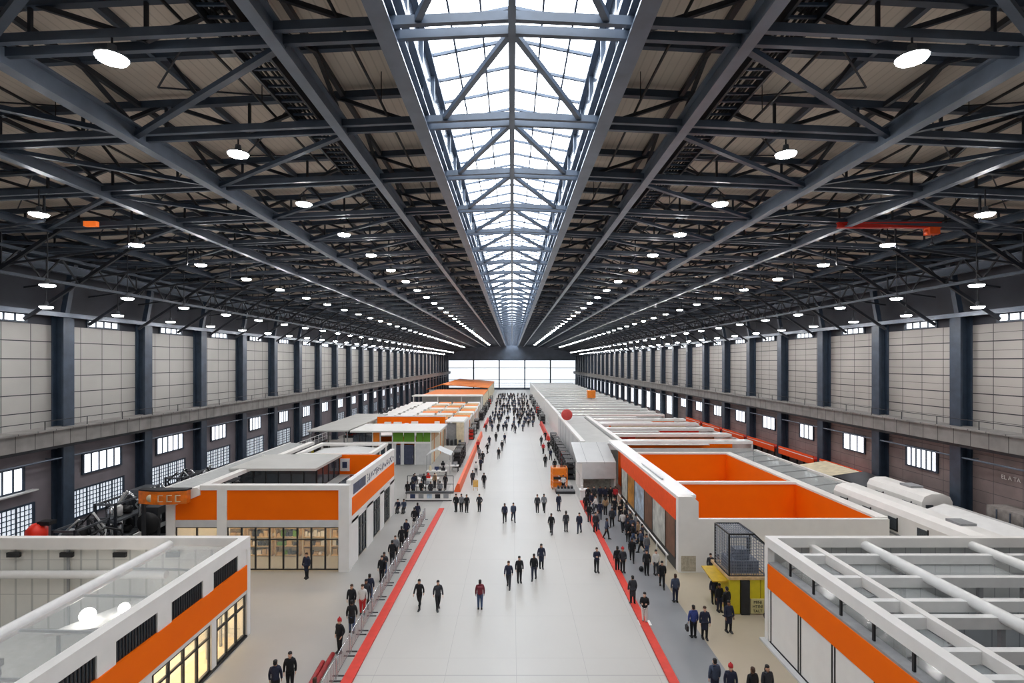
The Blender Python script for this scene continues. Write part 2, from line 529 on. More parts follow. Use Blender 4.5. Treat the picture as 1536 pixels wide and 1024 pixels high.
for k, y in enumerate(TY):
    if k < NEAR:
        t = thing('roof_truss', '%s steel roof truss counted from the near end of the hall' % ORD[k], 'roof truss', (0, y, 0), 'steel roof trusses')
        for n, me in proto_meshes:
            o = bpy.data.objects.new(n, me); COL.objects.link(o); o.parent = t
    else:
        o = bpy.data.objects.new('roof_truss', far_me); COL.objects.link(o); o.location = (0, y, 0)
        lab = '%s steel roof truss counted from the near end of the hall' % ORD[k] if k < 16 else 'distant steel roof truss among the dense ribs towards the far end'
        tag(o, lab, 'roof truss', 'steel roof trusses' if k < 16 else 'distant steel roof trusses')

# lattice girders along the side aisles
for sx in (-1, 1):
    sd = side_word(sx)
    g = thing('lattice_girder', 'long lattice girder in the dark roof edge above the %s wall' % sd, 'lattice girder', (sx*30, 0, 0))
    c = MB()
    for z in (20.3, 21.9):
        c.beam((sx*30, Y0, z), (sx*30, Y1, z), 0.18, 0.18)
    c.build('chord', STEEL, g)
    wv = MB(); y = 4.0; up = True
    while y < 200:
        wv.beam((sx*30, y, 20.3 if up else 21.9), (sx*30, y+1.5, 21.9 if up else 20.3), 0.09, 0.09); up = not up; y += 1.5
    tag(wv.build('web_lacing', STEELD, g), kind='stuff')
    hg = MB(); y = 8.7
    while y < 200:
        hg.beam((sx*30, y, 20.3), (sx*30, y, zb(30)), 0.08, 0.08); y += TS*2
    tag(hg.build('hanger', STEELD, g), kind='stuff')

# ------------------------------------------------------------------ columns
def col_pieces(sx):
    out = []
    x0, x1 = sx*34.15, sx*34.98
    out.append(('web', MB().box(x0, x1, -0.12, 0.12, 0.05, 18.6)))
    out.append(('flange', MB().box(sx*34.05, sx*34.2, -0.5, 0.5, 0.05, 18.6)))
    out.append(('flange', MB().box(sx*34.85, sx*34.99, -0.5, 0.5, 0.05, 18.6)))
    out.append(('base_plate', MB().box(sx*33.9, sx*34.99, -0.65, 0.65, 0.0, 0.06)))
    out.append(('head_strut', MB().beam((sx*34.4, 0, 18.6), (sx*33.7, 0, zb(33.7)), 0.4, 0.4)))
    return out
for sx in (-1, 1):
    sd = side_word(sx)
    pcs = [(n, b.mesh(n, STEEL)) for n, b in col_pieces(sx)]
    allb = MB()
    for n, b in col_pieces(sx):
        allb.add(b.v, b.f)
    am = allb.mesh('steel_column', STEEL)
    for k in range(28):
        y = 41 + 9*k
        if k < 10:
            t = thing('steel_column', '%s navy steel column from the near end on the %s wall' % (ORD[k], sd), 'column', (0, y, 0), 'wall columns on the '+sd)
            for n, me in pcs:
                o = bpy.data.objects.new(n, me); COL.objects.link(o); o.parent = t
        else:
            o = bpy.data.objects.new('steel_column', am); COL.objects.link(o); o.location = (0, y, 0)
            lab = '%s navy steel column from the near end on the %s wall' % (ORD[k], sd) if k < 16 else 'distant navy steel column in the closely spaced row on the %s wall' % sd
            tag(o, lab, 'column', ('wall columns on the ' if k < 16 else 'distant columns on the ')+sd)

# ------------------------------------------------------------------ wall windows
wi = 3
def wall_window(sx, y0, y1, z0, z1, nm, lattice=False, sill=False):
    global wi
    x = sx*W
    pane = MB().box(x - sx*0.03, x - sx*0.06, y0, y1, z0, z1).build('window_%d' % wi, WINL if lattice else WINP)
    wi += 1
    struct(pane, 'bright window in the %s wall' % side_word(sx), 'window')
    f = MB()
    xa, xb = x - sx*0.02, x - sx*0.14
    f.box(xa, xb, y0-0.1, y1+0.1, z1, z1+0.12); f.box(xa, xb, y0-0.1, y1+0.1, z0-0.12, z0)
    for k in range(nm+1):
        y = y0 + (y1-y0)*k/nm
        wd = 0.05 if 0 < k < nm else 0.1
        f.box(xa, xb, y-wd, y+wd, z0, z1)
    if lattice:
        n = int((z1-z0)/0.32)
        for k in range(1, n):
            z = z0 + (z1-z0)*k/n
            f.box(xa, x - sx*0.1, y0, y1, z-0.03, z+0.03)
        n2 = int((y1-y0)/0.34)
        for k in range(1, n2):
            y = y0 + (y1-y0)*k/n2
            f.box(xa, x - sx*0.1, y-0.03, y+0.03, z0, z1)
    f.build('window_frame', STEEL, pane)
    if sill:
        MB().box(xa, x - sx*0.5, y0-0.3, y1+0.8, z0-0.22, z0-0.12).build('window_sill', GREYW, pane)
for k in range(-1, 27):
    yc = 41 + 9*k + 4.5
    if k == 0 or k == 1:
        wall_window(-1, yc-2.1, yc+2.1, 5.95, 7.45, 5)
    else:
        wall_window(-1, yc-1.6, yc+1.6, 5.9, 7.45, 4, sill=(k == -1))
    if -1 <= k < 14 and k != 6:
        wall_window(-1, yc-3.1, yc+2.4, 2.6, 4.7, 4, lattice=True)
    if k in (-1,):
        wall_window(1, yc-3.3, yc-0.9, 5.8, 7.3, 3)
    elif k < 8:
        wall_window(1, yc-1.7, yc+1.7 if k != 2 else yc+1.2, 6.0, 7.6, 3 if k else 6)
    else:
        wall_window(1, yc-2.6, yc+2.8, 3.6, 7.6, 3)
    for sx in (-1, 1):
        if k < 16:
            wall_window(sx, yc-1.6, yc+1.8, 17.95, 18.4, 4)

# ------------------------------------------------------------------ lamps
LR = 0.38
def lamp_parts(h):
    hs = MB().lathe([(0.05, 0.34), (0.10, 0.32), (0.12, 0.14), (0.26, 0.08), (LR+0.02, 0.02), (LR+0.02, -0.02), (LR, -0.02)], (0,0,0), 16)
    ln = MB().lathe([(LR, -0.02), (LR*0.9, -0.09), (LR*0.5, -0.14), (0.02, -0.155)], (0,0,0), 16)
    rd = MB().tube([(0,0,0.33), (0,0,h)], 0.03, 6)
    return hs, ln, rd
lights = []
rows = [(10.5, 8.0, 14.0, 'inner'), (22.0, 6.9, 24.8, 'second'), (27.0, 4.5, 31.0, 'third'), (31.0, 3.7, 35.5, 'outer')]
allp = []
for sx in (-1, 1):
    for ri, (x, h, ys, nm) in enumerate(rows):
        k = -2
        while True:
            y = ys + 6.45*k
            if y > 247: break
            if y > 7:
                allp.append((y, sx, ri, x, h, nm, k))
            k += 1
def seen(p):
    return abs(p[3]) * 800 / p[0] < 775
allp.sort(key=lambda p: (not seen(p), p[0]))
allp = allp[:300]
allp.sort(key=lambda p: (not seen(p), p[0]))
lamp_cache = {}
restmb = MB()
for i, (y, sx, ri, x, h, nm, k) in enumerate(allp):
    z = CAMZ + h
    hang = zb(x) + 0.02 - z
    if True:
        sd = side_word(sx)
        if ri not in lamp_cache:
            a, b, c = lamp_parts(hang)
            one = MB().add(a.v, a.f, 0, True).add(b.v, b.f, 1, True).add(c.v, c.f, 2, True)
            lamp_cache[ri] = (a.mesh('housing', LAMPB), b.mesh('lens', LAMP), c.mesh('suspension_rod', STEELD), one.mesh('ceiling_lamp', [LAMPB, LAMP, STEELD]))
        c = lamp_cache[ri]
        if 0 <= k < 12:
            lab = '%s lit ceiling lamp from the near end in the %s row on the %s' % (ORD[k], nm, sd)
            grp = '%s lamp row on the %s' % (nm, sd)
        else:
            lab = 'far ceiling lamp, one of the close bright dots of the %s row on the %s' % (nm, sd)
            grp = 'far dots of the %s lamp row on the %s' % (nm, sd)
        if k < 0:
            lab = 'ceiling lamp above the viewpoint in the %s row on the %s' % (nm, sd)
        if y < 75:
            t = thing('ceiling_lamp', lab, 'ceiling lamp', (sx*x, y, z), grp)
            for n, me in zip(('housing', 'lens', 'suspension_rod'), c[:3]):
                o = bpy.data.objects.new(n, me); COL.objects.link(o); o.parent = t
        else:
            o = bpy.data.objects.new('ceiling_lamp', c[3]); COL.objects.link(o); o.location = (sx*x, y, z)
            tag(o, lab, 'ceiling lamp', grp)

# hoist on a red beam, small orange sign up in the roof, tiny lamps
t = thing('crane_hoist', 'orange hoist hanging from a red beam high on the right', 'hoist', (24.4, 31.0, 0))
MB().ibeam((18.9, 31, CAMZ+7.95), (24.9, 31, CAMZ+7.95), 0.22, 0.28, 0.05).build('runway_beam', RED, t)
hb = MB().box(24.1, 24.7, 30.75, 31.25, CAMZ+7.4, CAMZ+7.8); hb.lathe([(0.16, -0.35), (0.16, 0.35)], (24.4, 31, CAMZ+7.55), 12, 0, 'X')
hb.build('motor_housing', mat('hoist_orange', (228, 84, 24), 0.5), t)
MB().tube([(24.4, 31, CAMZ+7.4), (24.4, 31, CAMZ+6.9)], 0.03, 6).ball((24.4, 31, CAMZ+6.85), 0.12).build('hook_block', STEELD, t)
MB().beam((19.2, 31, CAMZ+8.05), (19.2, 31, zb(19)), 0.08, 0.08).beam((24.6, 31, CAMZ+8.05), (24.6, 31, zb(24.6)), 0.08, 0.08).build('hanger', STEELD, t)
t = thing('hanging_sign', 'small orange box sign hung under the roof on the far left', 'sign', (-23.6, 30, 0))
MB().box(-24.0, -23.3, 29.85, 30.1, CAMZ+7.62, CAMZ+7.9).build('sign_box', mat('lit_orange_sign', (235, 110, 40), 0.5, var=0, emit=0.7), t)
MB().tube([(-23.85, 30, CAMZ+7.9), (-23.85, 30, zb(23.8))], 0.03, 5).tube([(-23.45, 30, CAMZ+7.9), (-23.45, 30, zb(23.4))], 0.03, 5).build('hanger', STEELD, t)

# ------------------------------------------------------------------ red edge strips of the aisle
def strip(name, xs, y0, y1, x0, x1, m, lab, h=0.10):
    b = MB().prism([(x0, y0), (x0+xs, y0), (x1+xs, y1), (x1, y1)], 'Z', 0.0, h)
    return tag(b.build(name, m), lab, 'floor edging')
strip('floor_edging', 0.52, 22, 54.5, -8.05, -7.45, REDST, 'red raised strip along the left edge of the pale aisle')
strip('floor_edging', 0.45, 22, 57.5, 7.35, 7.3, REDST, 'red raised strip along the right edge of the pale aisle')
b = MB()
b.prism([(-6.75, 0.02), (-5.95, 0.02), (-6.05, 0.95), (-6.35, 1.0)], 'Y', 61.5, 108)
tag(b.build('ribbon_barrier', mat('orange_ribbon', (232, 96, 44), 0.5, var=0.08)), 'long orange barrier bank beside the far left of the aisle', 'barrier')
b = MB().prism([(-6.6, 0.02), (-5.9, 0.02), (-6.0, 0.9), (-6.3, 0.95)], 'Y', 122, 136)
tag(b.build('ribbon_barrier', REDST), 'short red barrier bank at the far left of the crowd', 'barrier')
b = MB().prism([(6.6, 0.02), (7.4, 0.02), (7.2, 0.8), (6.8, 0.85)], 'Y', 102, 128)
tag(b.build('ribbon_barrier', REDST), 'red barrier bank at the far right edge of the aisle', 'barrier')

# ------------------------------------------------------------------ exhibition stands
def glazing(parent, axis, c, a0, a1, z0, z1, n, frame=BLACK, glass=GLASS, rail=None, name='window'):
    """glazed panel in the plane axis = c, from a0 to a1, with n bays; the frame is a sub-part"""
    g = MB()
    def B(mb, lo, hi, zl, zh, t):
        if axis == 'X': mb.box(c-t, c+t, lo, hi, zl, zh)
        else: mb.box(lo, hi, c-t, c+t, zl, zh)
    B(g, a0, a1, z0, z1, 0.02)
    p = g.build(name, glass, parent)
    f = MB()
    for k in range(n+1):
        a = a0 + (a1-a0)*k/n
        B(f, max(a0, a-0.05), min(a1, a+0.05), z0, z1, 0.06)
    for z in [z0+0.04, z1-0.04] + ([rail] if rail else []):
        B(f, a0, a1, z-0.04, z+0.04, 0.055)
    f.build('frame', frame, p)
    return p

# --- front left pavilion
A = thing('exhibition_stand', 'open-topped white stand with orange band at the front left corner', 'exhibition stand', (-22, 20, 0))
ax0, ax1, ay0, ay1, ah = -30.0, -14.5, 9.0, 29.5, 5.4
MB().box(ax0, ax1, ay0, ay1, 0.02, 0.06).build('stand_floor', mat('stand_floor_pale', (196, 194, 188), 0.5), A)
b = MB().box(ax0, ax1, ay1-0.12, ay1, 0.06, ah-0.6)
b.build('back_wall', seam_mat('white_corrugated_lining', (220, 220, 214), (186, 188, 184), [('X', 0.9, 0.12, 0), ('Z', 1.9, 0.04, 0.3)], 0.5, 0.04, 0.8), A)
MB().box(ax0, ax0+0.12, ay0, ay1, 0.06, ah).build('side_wall', WHITE, A)
b = MB().box(ax1-0.42, ax1+0.02, ay0, ay1+0.02, ah-0.62, ah); b.box(ax0, ax1-0.42, ay1-0.4, ay1+0.02, ah-0.62, ah)
b.build('top_rim', WHITE, A)
MB().box(ax1-0.36, ax1+0.02, ay1-0.34, ay1+0.02, 0, ah-0.62).build('corner_post', WHITE, A)
MB().box(ax1-0.2, ax1+0.03, ay0, ay1-0.34, 2.58, 3.92).build('fascia_band', ORANGE, A)
MB().box(ax1-0.24, ax1-0.02, ay0, ay1-0.34, 2.36, 2.58).build('lower_rail', WHITE, A)
y = ay1-0.34
k = 0
while y > 11:
    MB().box(ax1-0.22, ax1-0.02, y-0.9, y, 3.92, ah-0.62).build('clerestory_post', WHITE, A)
    gy0 = y-3.2
    gr = MB().box(ax1-0.1, ax1-0.08, gy0, y-0.9, 3.92, ah-0.62).build('clerestory_glass', GLASSD, A)
    lv = MB()
    n = 14
    for q in range(n):
        yy = gy0 + (y-0.9-gy0)*(q+0.5)/n
        lv.box(ax1-0.12, ax1-0.05, yy-0.035, yy+0.035, 3.95, ah-0.66)
    lv.build('louvre', BLACK, gr)
    y -= 3.2
for (lo, hi, n) in ((26.3, 29.1, 3), (21.6, 25.7, 4), (16.8, 21.0, 4), (12, 16.2, 4)):
    glazing(A, 'X', ax1-0.1, lo, hi, 0.1, 2.36, n, rail=1.75)
for y in (25.8, 21.1, 16.3):
    MB().box(ax1-0.24, ax1-0.02, y, y+0.4, 0.1, 2.36).build('window_pier', WHITE, A)
MB().box(ax1-0.26, ax1+0.04, ay0, ay1-0.34, 0.0, 0.1).build('plinth', BLACK, A)
MB().tube([(-18.7, ay0, 5.02), (-18.7, ay1-0.4, 5.02)], 0.26, 16).build('roof_tube', WHITEG, A)
b = MB().tube([(-28.5, 29.15, 3.4), (-18.9, 29.15, 3.4)], 0.22, 12)
b.build('wall_pipe', WHITEG, A)
MB().box(-24.4, -24.28, 29.2, 29.3, 0.06, 4.8).build('wall_mullion', GREY, A)
rs = MB().prism([(-18.6, 5.0), (-15.0, 4.9), (-15.0, 4.94), (-18.6, 5.04)], 'Y', 12, 29.0).build('roof_sheet', CLEARR, A)
b = MB()
for yy in (14, 17, 20, 23, 26):
    b.beam((-18.6, yy, 4.95), (-14.9, yy, 4.85), 0.06, 0.1)
b.build('roof_rib', GREY, rs)
b = MB()
for q in range(5):
    x = -27.6 + 2.9*q
    b.box(x, x+0.7, 29.1, 29.25, 4.35, 4.6)
each(b, 'wall_speaker', BLACK, A)
# interior partition and platform
MB().box(-18.76, -18.64, 12, 24, 0.06, 2.2).build('partition', GREYW, A)
b = MB().prism([(-21.4, 24.4), (-15.0, 26.4), (-15.0, 28.2), (-19.6, 28.4)], 'Z', 2.42, 2.55)
b.build('platform', GREYW, A)
b = MB()
for (x, y) in ((-21.0, 24.7), (-15.3, 26.8), (-15.3, 28.0), (-19.5, 28.2)):
    b.box(x-0.06, x+0.06, y-0.06, y+0.06, 0.06, 2.42)
each(b, 'platform_leg', GREY, A)
for i, (x, y, r, lab) in enumerate(((-20.25, 25.45, 0.34, 'larger glowing globe lamp on the grey platform of the front left stand'), (-19.2, 26.4, 0.25, 'smaller glowing globe lamp at the back of the platform in the front left stand'))):
    t = thing('globe_lamp', lab, 'lamp', (x, y, 2.55), 'globe lamps in the front left stand')
    MB().lathe([(0.18, 2.55), (0.16, 2.59), (0.05, 2.61)], (x, y, 0), 14).build('lamp_base', GREY, t)
    MB().ball((x, y, 2.59+r), r, n=18, h=12).build('globe', GLOBE, t)
for (x, y, s, lab, m) in ((-18.4, 26.9, 0.3, 'red box on the platform beside the globe lamps', RED), (-18.6, 27.6, 0.3, 'white carton at the back of the platform', WHITE), (-16.6, 27.3, 0.3, 'grey carton near the right end of the platform', GREY)):
    b = MB().box(x-s, x+s, y-s*0.7, y+s*0.7, 2.55, 2.55+s*0.7)
    o = b.box(x-s*0.95, x+s*0.95, y-0.03, y+0.03, 2.55+s*0.7, 2.56+s*0.7, 1).build('carton', [m, CREAM])
    tag(o, lab, 'box')
# small gear on posts at the near left edge
t = thing('wall_camera', 'dark box cameras on a bracket at the left edge of the front left stand', 'camera', (-20.3, 21.0, 0))
MB().box(-20.4, -20.2, 20.9, 21.1, 0.06, 3.1).build('post', GREY, t)
MB().box(-20.6, -20.0, 20.6, 21.0, 3.1, 3.35).box(-20.55, -20.1, 20.6, 21.0, 2.7, 2.9).build('camera_body', BLACK, t)
# bright ceiling strips inside the windows
b = MB()
for q in range(5):
    b.box(-16.7, -16.1, 11.2+3.6*q, 14.0+3.6*q, 2.26, 2.32)
each(b, 'strip_lamp', WARM, A)
MB().box(-18.55, -14.8, 9.2, 28.9, 2.36, 2.40).build('inner_ceiling', WHITE, A)
MB().box(-16.0, -14.75, 9.3, 28.9, 0.06, 0.09).build('warm_lit_floor', CREAM, A)  # cream sheet paints the warm interior light onto the floor behind the windows
MB().box(-18.6, -18.56, 23.6, 28.9, 0.06, 2.3).build('cream_partition', CREAM, A)
for k in range(4):
    y = 12.4 + 3.0*k
    o = thing('display_shelf', '%s cream display shelf behind the shop windows of the front left stand' % ORD[k], 'shelf', (-18.0, y, 0.06), 'cream shelves in the front left stand')
    b = MB()
    for z in (0.06, 0.7, 1.3, 1.85):
        b.box(-18.4, -17.6, y, y+2.0, z, z+0.05)
    b.build('shelf_board', TIMBER, o)
    MB().box(-18.5, -18.4, y, y+2.0, 0.06, 2.0).build('back_panel', CREAM, o)
    b = MB()
    for z in (0.75, 1.35):
        for q in range(4):
            b.box(-18.3, -17.9, y+0.15+0.45*q, y+0.4+0.45*q, z, z+0.2+0.1*((q*7) % 3))
    each(b, 'stock', mat('mixed_stock', (150, 120, 90), 0.6, var=0.4, scale=6), o)

# --- left middle pavilion
Bs = thing('exhibition_stand', 'white stand with broad orange fascia and glass shop front on the left', 'exhibition stand', (-18, 46, 0))
fy = 38.2
MB().box(-20.4, -12.4, fy, fy+0.2, 3.7, 5.85).build('fascia_band', ORANGE, Bs)
MB().prism([(-24.1, 3.7), (-21.1, 3.7), (-21.1, 5.85), (-22.3, 5.85), (-22.3, 5.5), (-24.1, 4.75)], 'Y', fy, fy+0.2).build('fascia_wing', ORANGE, Bs)
MB().prism([(-24.7, 4.75), (-24.1, 4.75), (-22.3, 5.5), (-22.3, 5.85), (-22.5, 6.05), (-24.7, 5.05)], 'Y', fy-0.1, fy+0.3).build('wing_coping', WHITE, Bs)
b = MB().box(-21.1, -20.4, fy-0.08, fy+0.4, 0, 5.85); b.build('front_post', WHITE, Bs)
MB().box(-24.7, -24.1, fy-0.08, fy+0.4, 0, 4.75).build('front_post', WHITE, Bs)
MB().box(-12.4, -11.65, fy-0.1, fy+0.6, 0, 5.85).build('front_post', WHITE, Bs)
MB().box(-22.3, -11.65, fy-0.1, fy+0.5, 5.85, 6.2).build('top_rim', WHITE, Bs)
MB().box(-24.1, -12.4, fy-0.04, fy+0.2, 3.2, 3.7).build('door_header', GREYW, Bs)
glazing(Bs, 'Y', fy+0.08, -24.1, -21.1, 0.1, 3.2, 2, rail=2.3)
glazing(Bs, 'Y', fy+0.08, -20.4, -12.4, 0.1, 3.2, 8, rail=2.3)
# side facing the aisle
sxx = -11.7
for (lo, hi) in ((38.8, 40.6), (43.0, 45.0), (47.4, 48.8), (51.2, 53.0)):
    MB().box(sxx-0.2, sxx, lo, hi, 0, 3.4).build('side_pier', WHITE, Bs)
for (lo, hi) in ((40.6, 43.0), (45.0, 47.4), (48.8, 51.2)):
    glazing(Bs, 'X', sxx-0.12, lo, hi, 0.1, 3.2, 3, glass=GLASSD, rail=2.2)
MB().box(sxx-0.2, sxx, 38.8, 53.0, 3.2, 3.8).build('side_header', WHITE, Bs)
MB().box(sxx-0.18, sxx+0.04, 38.8, 52.8, 3.8, 5.1).build('side_band', ORANGE, Bs)
MB().box(sxx-0.2, sxx, 38.8, 53.0, 5.1, 6.15).build('sign_board', WHITE, Bs)
MB().box(sxx-0.35, sxx+0.02, 38.8, 53.0, 6.15, 6.4).build('side_rim', WHITE, Bs)
sb = [c for c in Bs.children if c.name.startswith('sign_board')][0]
random.seed(3)
b = MB()
b.box(sxx+0.005, sxx+0.02, 39.3, 42.6, 5.25, 6.0)
b.build('sign_panel', mat('sign_dark_blue', (52, 66, 96), 0.4, var=0.5, scale=2.5), sb)
b = MB()
yy = 43.1
while yy < 52.3:
    wq = random.uniform(0.25, 0.6)
    for q in range(3):
        p0 = (sxx+0.015, yy+random.uniform(0, wq), random.uniform(5.3, 5.95)); p1 = (sxx+0.015, yy+random.uniform(0, wq), random.uniform(5.3, 5.95))
        b.beam(p0, p1, 0.02, 0.07)
    yy += wq + 0.12
b.build('sign_script', INK, sb)
# roof inside the parapet
MB().box(-24.6, -11.95, fy+0.5, 52.6, 3.75, 3.95).build('roof_deck', ROOFG, Bs)
MB().box(-18.7, -11.95, 52.6, 52.8, 3.95, 5.85).build('roof_screen', ORANGE, Bs)
MB().box(-24.7, -18.7, 52.6, 52.8, 0, 5.85).build('back_wall', WHITE, Bs)
MB().box(-18.7, -11.95, 52.6, 52.8, 0, 3.75).build('back_wall', WHITE, Bs)
MB().box(-24.1, -16.7, 45.4, 52.4, 5.75, 5.95).build('canopy_slab', ROOFG, Bs)
glazing(Bs, 'Y', 46.4, -23.6, -17.0, 3.95, 5.75, 6, glass=GLASSD)
glazing(Bs, 'X', -17.0, 46.4, 52.4, 3.95, 5.75, 4, glass=GLASSD)
b = MB().box(-16.9, -16.0, 52.45, 52.6, 4.3, 5.5)
nt_ = b.build('notice_board', WHITE, Bs)
MB().box(-16.68, -16.22, 52.42, 52.46, 4.6, 5.2).build('notice_picture', INK, nt_)
each(MB().box(-15.6, -12.6, 47.5, 51.5, 3.95, 4.15), 'roof_light', GLASSD, Bs)
# left wing: white beam and clear gallery roof
MB().beam((-22.9, fy+0.4, 5.75), (-22.9, 61, 5.75), 0.6, 0.3).build('wing_beam', WHITE, Bs)
g = MB().prism([(-25.3, 5.75), (-23.05, 5.6), (-23.05, 5.65), (-25.3, 5.8)], 'Y', 39, 61).build('gallery_roof', mat('milky_sheet', (214, 217, 216), 0.2, var=0.06, alpha=0.7), Bs)
b = MB()
for q in range(9):
    b.beam((-25.3, 39.2+2.7*q, 5.72), (-23, 39.2+2.7*q, 5.58), 0.06, 0.1)
b.beam((-25.35, 39, 5.78), (-25.35, 61, 5.78), 0.12, 0.16)
b.build('gallery_rib', WHITEG, g)
b = MB()
for q in range(5):
    b.box(-25.45, -25.25, 39.2+5.4*q, 39.4+5.4*q, 0, 5.7)
each(b, 'gallery_post', GREYW, Bs)
glazing(Bs, 'X', -25.35, 39, 61, 4.6, 5.6, 10, glass=GLASS, frame=GREYW)
MB().box(-24.6, -24.5, fy+0.4, 52.6, 0, 3.75).build('side_wall', WHITE, Bs)
b = MB()
for q in range(4):
    for yy in (40, 43.5, 47):
        b.box(-22.8+2.9*q, -21.2+2.9*q, yy, yy+0.3, 3.6, 3.72)
each(b, 'strip_lamp', WARM, Bs)
for k in range(5):
    x = -22.6 + 2.15*k
    o = thing('display_shelf', '%s stocked shelf from the left behind the glass shop front of the orange stand' % ORD[k], 'shelf', (x, 41.4, 0), 'shelves behind the glass shop front')
    b = MB()
    for z in (0.05, 0.75, 1.45, 2.15):
        b.box(x, x+1.9, 41.2, 41.7, z, z+0.05)
    for xx in (x, x+1.85):
        b.box(xx, xx+0.05, 41.2, 41.7, 0.0, 2.8)
    b.build('shelf_board', TIMBER, o)
    MB().box(x, x+1.9, 41.7, 41.76, 0.0, 2.9).build('back_panel', CREAM, o)
    b = MB()
    random.seed(20+k)
    for z in (0.1, 0.8, 1.5, 2.2):
        xx = x+0.1
        while xx < x+1.6:
            ww = random.uniform(0.15, 0.4)
            b.box(xx, xx+ww, 41.3, 41.6, z, z+random.uniform(0.15, 0.5), random.randint(0, 2)); xx += ww+0.08
    each(b, 'stock', [TIMBER, MACHD, GREEN if k == 2 else WHITE], o)
# curved orange sign box on the wing
t = thing('curved_sign', 'curved orange sign box with pale emblem jutting left of the orange stand', 'sign', (-24.5, 37.8, 0))
b = MB(); pf = []
for q in range(11):
    a = q/10.0
    pf.append((-26.3+3.4*a, 37.55 - 0.35*sin(pi*a)))
poly = pf + [(-22.9, 38.0), (-26.3, 38.0)]
b.prism(poly, 'Z', 5.05, 5.95)
sg = b.build('sign_box', mat('amber_sign_face', (222, 112, 14), 0.4, var=0.25, scale=2.5), t)
MB().prism(pf + [(-22.85, 38.1), (-26.35, 38.1)], 'Z', 5.95, 6.05).build('sign_cap', BLACK, t)
b = MB().lathe([(0.26, -0.02), (0.26, 0.02)], (-25.3, 37.28, 5.48), 16, 0, 'Y')
for q in range(3):
    xx = -24.7+0.6*q
    b.box(xx, xx+0.34, 37.16, 37.26, 5.25, 5.30); b.box(xx, xx+0.05, 37.16, 37.26, 5.25, 5.72); b.box(xx, xx+0.34, 37.16, 37.26, 5.68, 5.72)
each(b, 'sign_emblem', CREAM, sg)
MB().box(-26.2, -26.0, 37.7, 37.9, 0, 5.05).box(-25.4, -24.7, 37.9, 38.05, 4.9, 5.05).build('sign_post', MACHD, t)

# --- white pavilion behind it
P = thing('pavilion', 'low white pavilion with pale fabric roof just behind the orange stand', 'pavilion', (-18, 59, 0))
b = MB()
b.box(-22.2, -14.4, 54.6, 55.0, 5.35, 5.65); b.box(-22.2, -14.4, 61.6, 62.0, 5.35, 5.65); b.box(-14.8, -14.4, 55, 61.6, 5.35, 5.65); b.box(-22.2, -21.8, 55, 61.6, 5.35, 5.65)
b.build('roof_frame', WHITE, P)
MB().prism([(-21.8, 5.0), (-18.2, 5.3), (-14.8, 5.0), (-14.8, 5.05), (-18.2, 5.35), (-21.8, 5.05)], 'Y', 55, 61.6).build('fabric_roof', GREYW, P)
for x in (-22.1, -14.7):
    for y in (54.7, 61.7):
        MB().box(x, x+0.2, y, y+0.2, 0, 5.35).build('corner_post', WHITE, P)
MB().box(-22.0, -14.7, 55.0, 55.1, 3.9, 5.35).build('front_valance', GREYW, P)

# --- green-panelled stand
Cs = thing('exhibition_stand', 'white stand with bright green panels under a pale flat canopy', 'exhibition stand', (-17, 84, 0))
MB().box(-23.4, -10.4, 77.0, 86.0, 4.85, 5.1).build('canopy_slab', mat('canopy_white', (226, 226, 222), 0.5, var=0.04), Cs)
for (x0, x1) in ((-17.4, -15.9), (-15.82, -14.3), (-14.0, -13.0), (-12.95, -11.9)):
    MB().box(x0, x1, 78.0, 78.15, 3.35, 4.7).build('green_panel', GREEN, Cs)
MB().box(-20.3, -19.4, 78.0, 78.15, 3.35, 4.7).build('amber_square', ORANGE2, Cs)
for x in (-17.55, -14.25, -20.45, -19.35, -11.95):
    MB().box(x, x+0.14, 77.95, 78.2, 0, 4.85).build('front_post', WHITE, Cs)
MB().box(-23.3, -11.8, 77.97, 78.2, 3.1, 3.35).build('front_rail', WHITE, Cs)
glazing(Cs, 'Y', 78.1, -23.3, -20.45, 0.1, 4.7, 3, glass=GLASSD)
glazing(Cs, 'Y', 78.1, -19.3, -17.6, 0.1, 3.1, 2, glass=GLASSD)
MB().box(-14.1, -11.8, 78.0, 78.2, 0, 3.1).build('front_wall', GREYW, Cs)
for x0, x1 in ((-16.95, -16.3), (-15.8, -14.4)):
    dr = MB().box(x0, x1, 77.98, 78.12, 0.05, 2.9).build('door', mat('navy_door', (58, 64, 86), 0.4, var=0.2), Cs)
    MB().box(x1-0.16, x1-0.1, 77.9, 77.98, 1.0, 1.4).build('door_handle', CHROME, dr)
MB().box(-17.4, -16.95, 78.0, 78.15, 0, 3.1).box(-16.3, -15.8, 78.0, 78.15, 0, 3.1).build('front_pier', GREYW, Cs)
MB().box(-11.95, -11.8, 78.2, 95, 0, 3.4).build('side_wall', mat('cream_side', (226, 216, 192), 0.5, var=0.1), Cs)
MB().box(-11.95, -11.78, 78.2, 86, 3.4, 4.8).build('side_band', TIMBER, Cs)
for y in (80.5, 87.5, 91):
    MB().box(-11.8, -11.72, y, y+0.35, 0, 4.4).build('timber_fin', mat('orange_timber', (224, 150, 84), 0.5), Cs)
MB().box(-24, -11.95, 95, 95.2, 0, 5.3).build('back_screen', ORANGE, Cs)
MB().box(-24, -11.8, 94.9, 95.3, 5.3, 5.45).build('back_coping', WHITE, Cs)
random.seed(5)
b = MB(); x = -22.5
while x < -12.8:
    ww = random.uniform(.6, 1.4); b.box(x, x+ww, 94.0, 94.6, 3.2, random.uniform(3.9, 4.6)); x += ww + random.uniform(.2, .6)
each(b, 'roof_unit', WHITE, Cs)
MB().box(-24, -12, 86, 94.9, 3.0, 3.2).build('roof_deck', WHITE, Cs)
Cw = thing('canopy', 'broad pale grey canopy left of the green-panelled stand', 'canopy', (-27, 88, 0))
